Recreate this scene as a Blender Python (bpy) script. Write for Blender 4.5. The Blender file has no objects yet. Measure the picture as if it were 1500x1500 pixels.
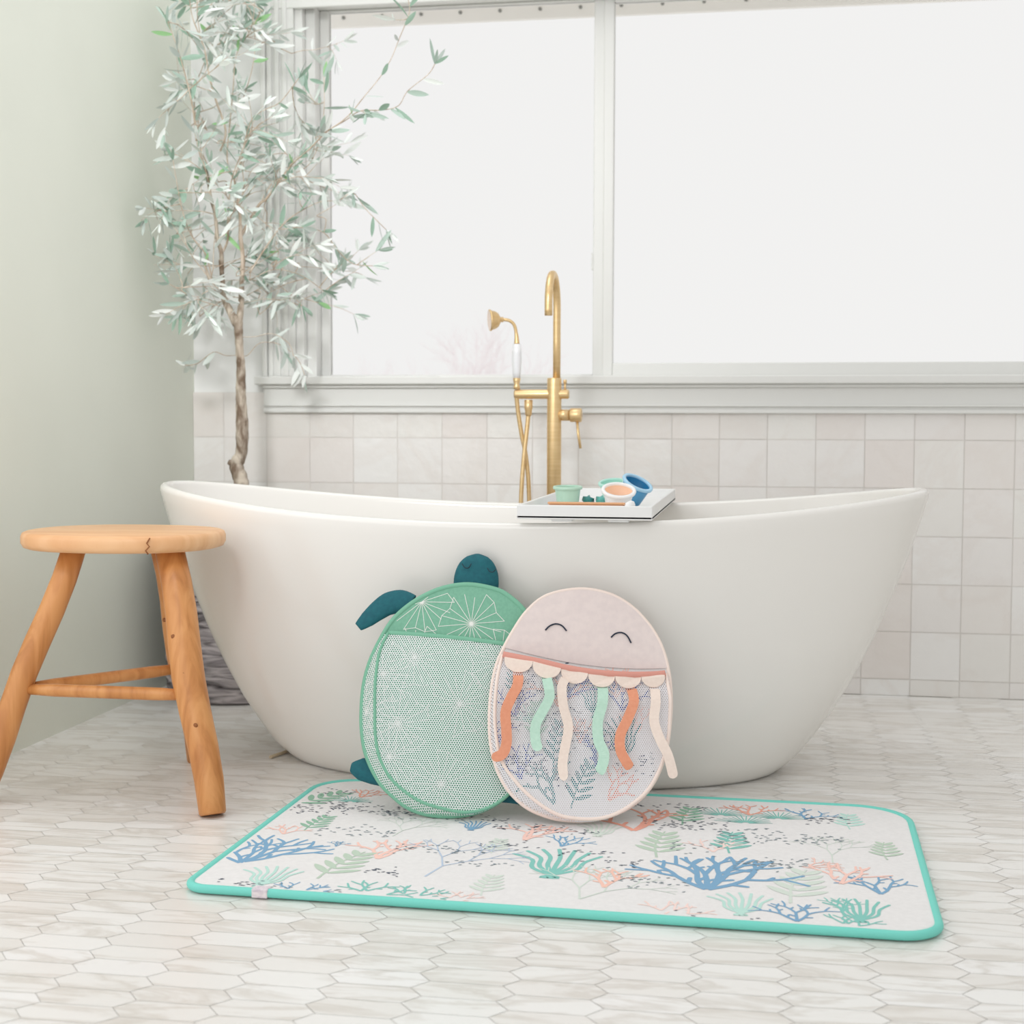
import bpy, bmesh, math, random
from mathutils import Vector, Matrix
S=bpy.context.scene; C=S.collection
PI=math.pi; R=math.radians
DATA = {'t_rim': [(0.0312,0.4418),(-0.0182,0.4343),(-0.0593,0.4159),(-0.0923,0.3918),(-0.1172,0.3641),(-0.1374,0.325),(-0.1532,0.2824),(-0.1611,0.2365),(-0.161,0.1876),(-0.1572,0.1504),(-0.1483,0.1137),(-0.133,0.0812),(-0.113,0.0527),(-0.0892,0.0318),(-0.062,0.0129),(-0.0282,0.0015),(0.0086,-0.0015),(0.0449,0.0015),(0.0807,0.0123),(0.1124,0.0312),(0.1401,0.0607),(0.1585,0.0972),(0.1687,0.1594),(0.1693,0.2334),(0.1625,0.3084),(0.1504,0.3731),(0.1362,0.396),(0.1125,0.4169),(0.0852,0.4321)],'t_pocket': [(-0.1196,0.3407),(-0.1315,0.2978),(-0.1325,0.2375),(-0.129,0.1818),(-0.1245,0.1379),(-0.114,0.0982),(-0.0923,0.0628),(-0.0649,0.0387),(-0.0308,0.0192),(0.006,0.0091),(0.0496,0.0035),(0.0887,0.0125),(0.1234,0.0358),(0.1453,0.0666),(0.1614,0.1099),(0.166,0.1714),(0.1647,0.2446),(0.1561,0.3171)],'t_stars': [(-0.0598,0.4049),(0.0394,0.3632),(-0.0666,0.2958),(-0.125,0.2621),(0.0256,0.2074),(-0.0267,0.206),(-0.0897,0.1671),(-0.1019,0.1041),(-0.0005,0.0562),(0.0996,0.2918),(0.1146,0.1359),(-0.1534,0.1878),(0.1553,0.2144),(0.0062,0.2822)],'t_head': [(0.0422,0.4189),(0.0406,0.4481),(0.0404,0.4717),(0.0406,0.4895),(0.0392,0.5006)],'t_eyes': [(0.016,0.4801),(0.0221,0.4723),(0.0298,0.4724),(0.0339,0.4803),(0.0659,0.4722),(0.0711,0.4652),(0.0776,0.4645),(0.083,0.4705)],'t_arm': [(-0.0834,0.4018),(-0.1051,0.4092),(-0.128,0.4049),(-0.1482,0.3908),(-0.168,0.3728),(-0.1853,0.3569)],'t_foot': [(-0.1111,0.0764),(-0.1336,0.0793),(-0.1582,0.0823),(-0.1771,0.0853)],'t_foot2': [(0.1076,0.0424),(0.1295,0.0413),(0.1515,0.0384),(0.1694,0.0426)],'j_rim': [(0.0251,0.4462),(-0.0349,0.4336),(-0.0734,0.403),(-0.1003,0.3641),(-0.1203,0.3273),(-0.1337,0.2941),(-0.1428,0.248),(-0.1465,0.1927),(-0.1437,0.1445),(-0.1333,0.103),(-0.1146,0.0667),(-0.0826,0.0352),(-0.0435,0.0171),(-0.0059,0.0097),(0.032,0.0094),(0.0701,0.0168),(0.1087,0.0337),(0.1399,0.0594),(0.1638,0.0947),(0.1811,0.1424),(0.1899,0.1908),(0.1936,0.2398),(0.1912,0.2861),(0.1791,0.3363),(0.1547,0.3802),(0.1204,0.4161),(0.078,0.4385)],'j_pocket': [(-0.1211,0.3161),(-0.1325,0.2676),(-0.1376,0.2029),(-0.1349,0.155),(-0.1258,0.1139),(-0.1021,0.0778),(-0.0682,0.0434),(-0.0297,0.0184),(0.0044,0.0098),(0.0449,0.0086),(0.0796,0.0175),(0.1116,0.0358),(0.141,0.062),(0.165,0.1025),(0.1799,0.1499),(0.1862,0.2012),(0.1881,0.24),(0.1848,0.2793)],'j_face_edge': [(-0.1188,0.3316),(-0.0603,0.3163),(0.0013,0.3028),(0.0598,0.2943),(0.1249,0.2897),(0.1871,0.2904)],'j_band': [(-0.1205,0.3156),(-0.0846,0.3069),(-0.0461,0.2979),(-0.0012,0.2862),(0.0501,0.2778),(0.1048,0.2743),(0.1533,0.2757),(0.1832,0.2788)],'j_eye': [(-0.0399,0.364),(-0.0315,0.3721),(-0.02,0.3761),(-0.0085,0.3727),(0.0001,0.3625)],'j_eye2': [(0.0844,0.3495),(0.0928,0.3568),(0.1044,0.3588),(0.1147,0.3527),(0.122,0.3386)],'j_scal': [(-0.1184,0.3075),(-0.0655,0.2975),(-0.0137,0.2825),(0.0362,0.2725),(0.0866,0.269),(0.1359,0.2688),(0.182,0.2725)],'j_tent': [[(-0.0935,0.2836),(-0.0956,0.2511),(-0.1086,0.2254),(-0.1184,0.1998),(-0.1172,0.168),(-0.1175,0.1427),(-0.1256,0.1239),(-0.1444,0.1178)],[(-0.0426,0.2703),(-0.0383,0.2444),(-0.0381,0.225),(-0.052,0.1995),(-0.0634,0.1772),(-0.064,0.1487),(-0.058,0.1298)],[(-0.0043,0.2669),(-0.0137,0.2475),(-0.012,0.2121),(-0.0035,0.1737),(-0.0107,0.1358),(-0.0162,0.1045),(-0.0138,0.0749)],[(0.0625,0.2536),(0.0604,0.2181),(0.0507,0.1829),(0.0511,0.148),(0.0598,0.1228),(0.0542,0.0977),(0.0476,0.0884)],[(0.1152,0.2501),(0.1189,0.221),(0.1065,0.189),(0.091,0.1573),(0.0899,0.1288),(0.1001,0.1068),(0.1076,0.0958)],[(0.1603,0.2532),(0.1587,0.2176),(0.1539,0.1824),(0.162,0.1505),(0.1749,0.122),(0.1816,0.0969),(0.1854,0.0781)]],'branches': [[[-1.388,3.78,0.553,0.0208],[-1.39,3.78,0.587,0.02],[-1.401,3.78,0.624,0.0191],[-1.387,3.78,0.658,0.0158],[-1.384,3.78,0.72,0.0175],[-1.386,3.78,0.783,0.015],[-1.387,3.78,0.824,0.0137],[-1.386,3.78,0.886,0.0121],[-1.389,3.78,0.928,0.0108],[-1.391,3.78,0.969,0.0112],[-1.394,3.78,1.01,0.0133],[-1.403,3.78,1.023,0.01]],[[-1.393,3.78,1.002,0.0108],[-1.387,3.78,1.031,0.0092],[-1.383,3.78,1.072,0.0079],[-1.381,3.78,1.126,0.0062],[-1.376,3.78,1.175,0.0054]],[[-1.397,3.78,1.002,0.0116],[-1.416,3.78,1.04,0.01],[-1.433,3.78,1.077,0.0083],[-1.436,3.78,1.126,0.0062],[-1.441,3.78,1.176,0.0054]],[[-1.436,3.78,1.075,0.0067],[-1.447,3.77,1.091,0.0058],[-1.462,3.76,1.117,0.005],[-1.473,3.75,1.157,0.0033]],[[-1.437,3.78,1.132,0.0061],[-1.437,3.776,1.195,0.0059],[-1.445,3.771,1.223,0.0054],[-1.446,3.767,1.259,0.0049],[-1.449,3.762,1.301,0.0046],[-1.457,3.758,1.33,0.0044],[-1.46,3.753,1.363,0.0042],[-1.465,3.749,1.4,0.0037],[-1.476,3.744,1.433,0.0034],[-1.486,3.74,1.48,0.0032]],[[-1.433,3.78,1.197,0.0029],[-1.417,3.77,1.223,0.0027],[-1.41,3.76,1.262,0.0024],[-1.398,3.75,1.289,0.002],[-1.369,3.74,1.33,0.0015],[-1.342,3.73,1.363,0.001]],[[-1.379,3.78,1.131,0.0059],[-1.377,3.776,1.186,0.0059],[-1.381,3.772,1.234,0.0059],[-1.38,3.769,1.282,0.0044],[-1.385,3.765,1.324,0.0034],[-1.389,3.761,1.362,0.0027],[-1.39,3.757,1.388,0.0022],[-1.371,3.754,1.434,0.0015],[-1.356,3.75,1.478,0.001]],[[-1.382,3.78,1.238,0.0044],[-1.361,3.772,1.267,0.0039],[-1.325,3.763,1.316,0.0037],[-1.301,3.755,1.331,0.0032],[-1.263,3.747,1.376,0.0029],[-1.23,3.738,1.409,0.0022],[-1.205,3.73,1.43,0.002]],[[-1.23,3.73,1.41,0.0022],[-1.174,3.724,1.45,0.002],[-1.123,3.719,1.494,0.002],[-1.072,3.713,1.519,0.0015],[-1.032,3.708,1.54,0.0015],[-0.972,3.702,1.539,0.0012],[-0.928,3.697,1.548,0.001],[-0.903,3.691,1.582,0.001],[-0.849,3.686,1.62,0.0007],[-0.829,3.68,1.645,0.0005]],[[-1.117,3.7,1.49,0.0017],[-1.065,3.706,1.527,0.0015],[-1.023,3.713,1.577,0.0012],[-0.981,3.719,1.628,0.001],[-0.954,3.725,1.674,0.0009],[-0.936,3.731,1.721,0.0007],[-0.918,3.738,1.768,0.0006],[-0.91,3.744,1.801,0.0005],[-0.919,3.75,1.84,0.0005]],[[-1.36,3.78,1.138,0.0027],[-1.318,3.792,1.207,0.0022],[-1.281,3.805,1.261,0.002],[-1.245,3.817,1.295,0.0015],[-1.182,3.83,1.329,0.0012],[-1.131,3.842,1.335,0.001],[-1.094,3.855,1.355,0.0007],[-1.062,3.867,1.313,0.0006],[-1.01,3.88,1.26,0.0005]],[[-1.28,3.8,1.255,0.0012],[-1.222,3.81,1.26,0.0012],[-1.165,3.82,1.246,0.001],[-1.128,3.83,1.198,0.0008],[-1.09,3.84,1.165,0.0006],[-1.038,3.85,1.16,0.0005]],[[-1.461,3.77,1.119,0.0022],[-1.47,3.75,1.185,0.002],[-1.503,3.73,1.236,0.0017],[-1.519,3.71,1.3,0.0015],[-1.525,3.69,1.369,0.0011],[-1.526,3.67,1.422,0.0007]],[[-1.489,3.74,1.483,0.0029],[-1.488,3.715,1.561,0.0024],[-1.497,3.69,1.64,0.002],[-1.511,3.665,1.714,0.0015],[-1.524,3.64,1.768,0.001]],[[-1.446,3.8,1.466,0.0029],[-1.427,3.792,1.517,0.0029],[-1.449,3.783,1.593,0.0029],[-1.465,3.775,1.658,0.0024],[-1.476,3.767,1.733,0.002],[-1.503,3.758,1.807,0.0015],[-1.509,3.75,1.862,0.001]],[[-1.398,3.82,1.362,0.002],[-1.438,3.833,1.438,0.002],[-1.437,3.847,1.538,0.0017],[-1.431,3.86,1.637,0.0015],[-1.425,3.873,1.737,0.0012],[-1.387,3.887,1.812,0.001],[-1.381,3.9,1.893,0.0008]],[[-1.409,3.75,1.265,0.002],[-1.39,3.73,1.372,0.0017],[-1.352,3.71,1.447,0.0015],[-1.319,3.69,1.522,0.0012],[-1.273,3.67,1.544,0.001],[-1.227,3.65,1.557,0.0009],[-1.171,3.63,1.61,0.0006]],[[-1.46,3.82,1.388,0.002],[-1.504,3.828,1.458,0.0017],[-1.527,3.837,1.538,0.0015],[-1.534,3.845,1.638,0.0012],[-1.505,3.853,1.726,0.001],[-1.487,3.862,1.805,0.0007],[-1.474,3.87,1.875,0.0005]],[[-1.402,3.85,1.605,0.0012],[-1.38,3.863,1.685,0.0012],[-1.373,3.875,1.76,0.001],[-1.387,3.888,1.846,0.0008],[-1.433,3.9,1.92,0.0005]],[[-1.328,3.78,1.321,0.0015],[-1.299,3.8,1.38,0.0014],[-1.255,3.82,1.402,0.0011],[-1.21,3.84,1.433,0.001],[-1.186,3.86,1.503,0.0007],[-1.181,3.88,1.585,0.0006],[-1.187,3.9,1.676,0.0005]],[[-1.374,3.82,1.123,0.0015],[-1.314,3.84,1.153,0.0012],[-1.259,3.86,1.145,0.001],[-1.225,3.88,1.127,0.0008],[-1.19,3.9,1.098,0.0005]],[[-1.407,3.85,1.077,0.0015],[-1.373,3.857,1.097,0.001],[-1.323,3.865,1.117,0.001],[-1.274,3.873,1.087,0.0007],[-1.246,3.88,1.058,0.0005]],[[-1.436,3.75,1.05,0.0015],[-1.474,3.717,1.062,0.0012],[-1.511,3.683,1.084,0.001],[-1.532,3.65,1.1,0.0005]]],'motifs': [('coral',-0.846,2.283,0.085,'blue',-35,1),('coral',-0.842,2.291,0.1,'blue',40,2),('leaf',-0.801,2.485,0.06,'sage2',10,3),('coral',-0.83,2.458,0.04,'pink',-20,4),('leaf',-0.88,2.646,0.08,'sage2',40,5),('anem',-0.775,2.691,0.035,'teal2',0,6),('coral',-0.764,2.729,0.04,'coral',10,7),('coral',-0.628,2.345,0.075,'pink',10,8),('leaf',-0.695,2.225,0.09,'sage',15,9),('weed',-0.775,2.172,0.06,'mint',0,10),('coral',-0.71,2.139,0.045,'blue',20,11),('coral',-0.595,2.137,0.06,'teal',10,12),('coral',-0.532,2.142,0.05,'teal',25,13),('coral',-0.452,2.149,0.035,'pinkpale',0,14),('leaf',-0.421,2.188,0.06,'sagepale',0,15),('fan',-0.528,2.265,0.1,'bluepale',25,16),('fan',-0.636,2.479,0.06,'sagepale',10,37),('coral',-0.717,2.401,0.02,'blue',0,38),('weed',-0.508,2.542,0.035,'blue',0,17),('coral',-0.403,2.496,0.07,'pink',10,18),('coral',-0.335,2.47,0.045,'blue',15,19),('weed',-0.33,2.298,0.09,'teal',0,20),('coral',-0.238,2.261,0.065,'peach',0,21),('fan',-0.278,2.13,0.11,'sagepale',10,22),('leaf',-0.168,2.436,0.09,'sage',0,23),('coral',-0.22,2.59,0.1,'coral',5,24),('leaf',-0.136,2.646,0.07,'sage2',5,25),('anem',-0.069,2.719,0.04,'teal2',0,26),('anem',-0.023,2.675,0.04,'teal2',0,27),('anem',0.036,2.714,0.04,'teal2',0,28),('coral',-0.016,2.733,0.05,'coral',0,29),('coral',0.086,2.723,0.05,'blue',0,30),('leaf',-0.048,2.481,0.075,'teal2',0,31),('coral',-0.079,2.28,0.11,'blue',-28,32),('coral',-0.077,2.28,0.12,'blue',38,33),('coral',-0.075,2.484,0.05,'pinkpale',0,34),('leaf',0.05,2.236,0.1,'sagepale',10,35),('coral',0.058,2.154,0.055,'blue',0,36),('coral',0.131,2.345,0.07,'pink',0,39),('coral',0.083,2.427,0.035,'pink',60,40),('fan',0.123,2.457,0.07,'sagepale',0,41),('coral',0.127,2.212,0.04,'teal',0,42),('leaf',-0.451,2.724,0.05,'sage2',0,43),('weed',-0.28,2.544,0.05,'sagepale',0,44),('weed',-0.024,2.169,0.06,'mint',0,45),('coral',-0.128,2.136,0.05,'pinkpale',0,46),('leaf',0.163,2.668,0.06,'mint',0,47),('leaf',-0.652,2.728,0.05,'sage2',20,48),('coral',0.127,2.122,0.05,'teal',20,49),('leaf',-0.446,2.41,0.05,'sagepale',0,50),('coral',0.189,2.304,0.06,'blue',0,51),('leaf',0.214,2.489,0.06,'sage',0,52),('weed',0.151,2.17,0.06,'teal',0,53)],'dashes': [(-0.845,2.642,0.13,0.06,45,'navy'),(-0.72,2.65,0.16,0.05,60,'navy'),(-0.71,2.497,0.14,0.05,35,'slate'),(-0.824,2.156,0.12,0.05,30,'navy'),(-0.713,2.159,0.16,0.03,26,'slate'),(-0.601,2.274,0.06,0.03,14,'navy'),(-0.524,2.622,0.14,0.03,25,'navy'),(-0.42,2.463,0.12,0.04,16,'navy'),(-0.376,2.571,0.2,0.04,40,'navy'),(-0.274,2.44,0.12,0.03,16,'navy'),(-0.136,2.646,0.16,0.05,55,'navy'),(-0.111,2.511,0.09,0.05,20,'slate'),(0.035,2.601,0.22,0.07,80,'slate'),(0.123,2.73,0.08,0.05,24,'navy'),(-0.172,2.308,0.12,0.05,30,'slate'),(-0.245,2.383,0.1,0.04,16,'navy'),(-0.048,2.135,0.2,0.03,24,'navy'),(0.017,2.434,0.12,0.05,45,'slate'),(-0.541,2.413,0.18,0.04,36,'slate'),(-0.457,2.349,0.14,0.03,16,'slate'),(-0.614,2.62,0.18,0.04,40,'slate'),(-0.84,2.758,0.12,0.03,20,'navy'),(-0.194,2.77,0.2,0.03,30,'navy')]}

# ------------------------------------------------------------ materials
def lin(c):
    return tuple(((v/255)/12.92 if v<=10 else (((v/255)+.055)/1.055)**2.4) for v in c)+(1,)
def mat(name,col,rough=.5,metal=0,spec=.5,**k):
    m=bpy.data.materials.new(name); m.use_nodes=True; b=m.node_tree.nodes['Principled BSDF']
    b.inputs['Base Color'].default_value=lin(col); b.inputs['Roughness'].default_value=rough
    b.inputs['Metallic'].default_value=metal; b.inputs['Specular IOR Level'].default_value=spec
    for kk,v in k.items(): b.inputs[kk.replace('_',' ')].default_value=v
    return m
def N(m,t,**k):
    n=m.node_tree.nodes.new(t)
    for a,v in k.items():
        if a in n.inputs: n.inputs[a].default_value=v
        else: setattr(n,a,v)
    return n
def L(m,a,b): m.node_tree.links.new(a,b)
def bsdf(m): return m.node_tree.nodes['Principled BSDF']
def mottled(name,c1,c2,scale=(5,5,5),nscale=1,rough=.5,detail=4,bump=0,lo=.35,hi=.65,coord='Object',dist=0,metal=0,**k):
    m=mat(name,c1,rough,metal,**k)
    tc=N(m,'ShaderNodeTexCoord'); mp=N(m,'ShaderNodeMapping'); mp.inputs['Scale'].default_value=scale
    nz=N(m,'ShaderNodeTexNoise',Scale=nscale,Detail=detail,Distortion=dist)
    rp=N(m,'ShaderNodeValToRGB'); e=rp.color_ramp.elements
    e[0].position=lo; e[0].color=lin(c1); e[1].position=hi; e[1].color=lin(c2)
    L(m,tc.outputs[coord],mp.inputs[0]); L(m,mp.outputs[0],nz.inputs['Vector']); L(m,nz.outputs['Fac'],rp.inputs[0])
    L(m,rp.outputs[0],bsdf(m).inputs['Base Color'])
    if bump:
        bp=N(m,'ShaderNodeBump',Strength=bump,Distance=.005); L(m,nz.outputs['Fac'],bp.inputs['Height']); L(m,bp.outputs[0],bsdf(m).inputs['Normal'])
    return m
def two_sided_leaf(name,col):
    m=mat(name,col,.55,0,.3)
    return m
M={}
M['trim']=mat('trim_paint',(228,228,225),.35)
M['plaster']=mottled('plaster',(240,240,239),(237,237,236),(3,3,3),rough=.8)
M['sage_wall']=mottled('sage_plaster',(232,235,224),(229,232,221),(3,3,3),rough=.8)
M['tub']=mat('tub_acrylic',(237,234,229),.22,0,.5); bsdf(M['tub']).inputs['Coat Weight'].default_value=.25; bsdf(M['tub']).inputs['Coat Roughness'].default_value=.08
M['tray']=mat('tray_white',(236,236,235),.4)
M['grout']=mat('grout',(232,229,223),.9)
M['wgrout']=mat('wall_grout',(222,218,213),.9)
M['brass']=mottled('brushed_brass',(228,196,144),(236,206,158),(4,4,60),2,.34,metal=.8)
M['porc']=mat('porcelain',(236,237,240),.15)
M['teal']=mottled('teal_fabric',(12,90,102),(17,100,110),(60,60,60),2,.75,bump=.15)
M['sagef']=mottled('sage_fabric',(128,184,158),(120,176,150),(90,90,90),2,.8)
M['sageb']=mat('sage_binding',(124,184,156),.7)
M['white_print']=mat('white_print',(236,238,232),.8)
M['blush']=mottled('blush_fabric',(232,218,214),(226,212,209),(40,40,40),2,.85)
M['blushb']=mat('blush_binding',(246,228,218),.75)
M['salmon']=mottled('salmon_felt',(233,160,128),(228,152,120),(80,80,80),2,.9)
M['band']=mat('salmon_band',(222,156,142),.85)
M['mintf']=mottled('mint_felt',(196,228,210),(188,222,203),(80,80,80),2,.9)
M['palef']=mottled('pale_felt',(243,226,214),(238,220,208),(80,80,80),2,.9)
M['navy']=mat('navy_thread',(28,42,62),.7)
M['stitch']=mat('teal_thread',(6,52,64),.6)
M['matw']=mottled('mat_fabric',(235,233,232),(230,228,227),(60,60,60),2,.8)
M['piping']=mat('mat_piping',(120,214,200),.6)
M['tag']=mottled('mat_tag',(236,226,228),(208,196,206),(150,150,150),1,.8)
for k,c in dict(blue=(126,170,202),bluepale=(190,206,226),teal=(134,200,190),teal2=(134,196,186),mint=(190,226,216),sage=(192,210,192),sage2=(148,190,166),sagepale=(214,224,214),
                pink=(248,206,194),pinkpale=(248,220,212),peach=(246,200,184),coral=(240,172,152),slate=(126,142,150)).items():
    M['p_'+k]=mat('print_'+k,c,.8)
M['j_blue']=mat('print_deep_blue',(58,92,168),.8); M['j_teal']=mat('print_deep_teal',(44,132,136),.8)
M['p_navy']=mat('print_navy',(66,80,100),.8)
M['bark']=mottled('bark',(122,103,86),(206,194,178),(18,18,9),2.2,.85,8,1.0,.36,.62,dist=.6)
M['twig']=mottled('twig_bark',(176,156,136),(222,208,192),(30,30,12),2,.8)
for i,c in enumerate([(154,182,164),(178,198,186),(214,222,216),(232,236,232),(160,208,150),(192,202,196)]):  # sage greens plus whitish tones with the flare haze put into the leaf colour
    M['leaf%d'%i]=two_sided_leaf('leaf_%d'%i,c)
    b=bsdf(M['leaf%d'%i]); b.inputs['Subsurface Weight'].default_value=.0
M['wood']=None
def wood():
    m=mat('honey_wood',(214,150,90),.38)
    tc=N(m,'ShaderNodeTexCoord'); mp=N(m,'ShaderNodeMapping'); mp.inputs['Scale'].default_value=(22,22,2.2)
    nz=N(m,'ShaderNodeTexNoise',Scale=1.6,Detail=6,Distortion=.8); rp=N(m,'ShaderNodeValToRGB'); e=rp.color_ramp.elements
    e[0].position=.3; e[0].color=lin((184,118,62)); e[1].position=.62; e[1].color=lin((218,154,94))
    x=e.new(.47); x.color=lin((206,140,80))
    L(m,tc.outputs['Object'],mp.inputs[0]); L(m,mp.outputs[0],nz.inputs['Vector']); L(m,nz.outputs['Fac'],rp.inputs[0]); L(m,rp.outputs[0],bsdf(m).inputs['Base Color'])
    bp=N(m,'ShaderNodeBump',Strength=.1,Distance=.002); L(m,nz.outputs['Fac'],bp.inputs['Height']); L(m,bp.outputs[0],bsdf(m).inputs['Normal'])
    return m
M['wood']=wood()
M['woodtop']=mottled('seat_wood',(222,166,116),(240,196,150),(3,20,3),1.5,.4,6,0,.3,.7,dist=.6)
M['wood_dark']=mat('wood_knot',(150,92,48),.6)
M['pot']=mottled('bark_textured_pot',(60,54,57),(206,198,200),(5,5,34),1.5,.75,8,1.0,.36,.66,dist=.8)
M['soil']=mottled('soil',(80,64,52),(110,90,72),(40,40,40),2,.95)
def tile_mat(name,stops,nscale,scale,veinc=None,rough=.3,veinw=.5,bump=0):
    # per-tile shade from a face attribute, plus stone veins
    m=mat(name,(220,220,220),rough)
    at=N(m,'ShaderNodeAttribute',attribute_name='shade'); rp=N(m,'ShaderNodeValToRGB'); e=rp.color_ramp.elements
    e[0].position=0; e[0].color=lin(stops[0]); e[1].position=1; e[1].color=lin(stops[-1])
    for i,s in enumerate(stops[1:-1]): q=e.new((i+1)/(len(stops)-1)); q.color=lin(s)
    L(m,at.outputs['Fac'],rp.inputs[0])
    tc=N(m,'ShaderNodeTexCoord'); mp=N(m,'ShaderNodeMapping'); mp.inputs['Scale'].default_value=scale
    # shift the noise per tile so each tile is its own cut of stone
    ad=N(m,'ShaderNodeVectorMath',operation='ADD'); mu=N(m,'ShaderNodeMath',operation='MULTIPLY'); mu.inputs[1].default_value=7.3
    L(m,at.outputs['Fac'],mu.inputs[0]); L(m,tc.outputs['Object'],mp.inputs[0]); L(m,mp.outputs[0],ad.inputs[0]); L(m,mu.outputs[0],ad.inputs[1])
    nz=N(m,'ShaderNodeTexNoise',Scale=nscale,Detail=7,Distortion=1.2,Roughness=.6); L(m,ad.outputs[0],nz.inputs['Vector'])
    vr=N(m,'ShaderNodeValToRGB'); e=vr.color_ramp.elements
    e[0].position=.44; e[0].color=(0,0,0,1); e[1].position=.56; e[1].color=(0,0,0,1); q=e.new(.5); q.color=(1,1,1,1)
    L(m,nz.outputs['Fac'],vr.inputs[0])
    v2=N(m,'ShaderNodeMath',operation='MULTIPLY'); v2.inputs[1].default_value=veinw; L(m,vr.outputs[0],v2.inputs[0])
    mx=N(m,'ShaderNodeMix',data_type='RGBA'); L(m,v2.outputs[0],mx.inputs['Factor']); L(m,rp.outputs[0],mx.inputs[6]); mx.inputs[7].default_value=lin(veinc or stops[0])
    L(m,mx.outputs[2],bsdf(m).inputs['Base Color'])
    if bump:
        n2=N(m,'ShaderNodeTexNoise',Scale=18,Detail=2); L(m,ad.outputs[0],n2.inputs['Vector'])
        bp=N(m,'ShaderNodeBump',Strength=bump,Distance=.01); L(m,n2.outputs['Fac'],bp.inputs['Height']); L(m,bp.outputs[0],bsdf(m).inputs['Normal'])
    return m
M['floor']=tile_mat('marble_picket',[(229,226,221),(235,233,229),(239,238,235),(232,229,224),(241,240,238)],1.7,(1.3,5.5,1),(190,181,168),.28,.42)
M['zellige']=tile_mat('zellige_tile',[(231,227,223),(237,235,231),(234,228,224),(241,240,238),(235,231,228)],1.2,(2,2,2),(228,220,214),.10,.3,.12)
def mesh_fabric(name,col,pitch,hole):
    # white netting: a honeycomb of round holes, real transparency
    m=mat(name,col,.7); nt=m.node_tree
    tc=N(m,'ShaderNodeTexCoord'); sx=N(m,'ShaderNodeSeparateXYZ'); L(m,tc.outputs['UV'],sx.inputs[0])
    def mth(op,a,b=None):
        n=N(m,'ShaderNodeMath',operation=op)
        for i,v in enumerate((a,b)):
            if v is None: continue
            if isinstance(v,(int,float)): n.inputs[i].default_value=v
            else: L(m,v,n.inputs[i])
        return n.outputs[0]
    u=mth('DIVIDE',sx.outputs[0],pitch); v=mth('DIVIDE',sx.outputs[1],pitch*1.7)
    def d(ou,ov):
        a=mth('ABSOLUTE',mth('SUBTRACT',mth('FRACT',mth('ADD',u,ou)),.5)); b=mth('ABSOLUTE',mth('SUBTRACT',mth('FRACT',mth('ADD',v,ov)),.5))
        b=mth('MULTIPLY',b,1.7); return mth('SQRT',mth('ADD',mth('MULTIPLY',a,a),mth('MULTIPLY',b,b)))
    dd=mth('MINIMUM',d(0,0),d(.5,.5)); h=mth('LESS_THAN',dd,hole)
    tr=N(m,'ShaderNodeBsdfTransparent'); mx=N(m,'ShaderNodeMixShader'); L(m,h,mx.inputs[0]); L(m,bsdf(m).outputs[0],mx.inputs[1]); L(m,tr.outputs[0],mx.inputs[2])
    L(m,mx.outputs[0],nt.nodes['Material Output'].inputs['Surface'])
    return m
M['net']=mesh_fabric('white_netting',(244,248,248),.0046,.37)
M['net2']=mesh_fabric('white_netting_fine',(250,248,252),.0042,.375)
gm=mat('window_glass',(255,255,255),.0); bsdf(gm).inputs['Transmission Weight'].default_value=1; bsdf(gm).inputs['IOR'].default_value=1.0; bsdf(gm).inputs['Specular IOR Level'].default_value=.1
M['glass']=gm
M['soffit']=mat('soffit_paint',(250,248,244),.7)
M['rivet']=mat('rivet_grey',(150,150,146),.5)
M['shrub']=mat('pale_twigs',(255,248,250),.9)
for k,c in dict(cup_sage=(186,220,200),cup_mint=(182,230,216),cup_blue=(88,164,208),cup_blue_in=(40,128,176),lip_blue=(170,214,240),white=(246,246,246),peach=(252,214,184),peach_dark=(226,170,124),star=(96,178,168)).items():
    M[k]=mat(k,c,.35)
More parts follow.
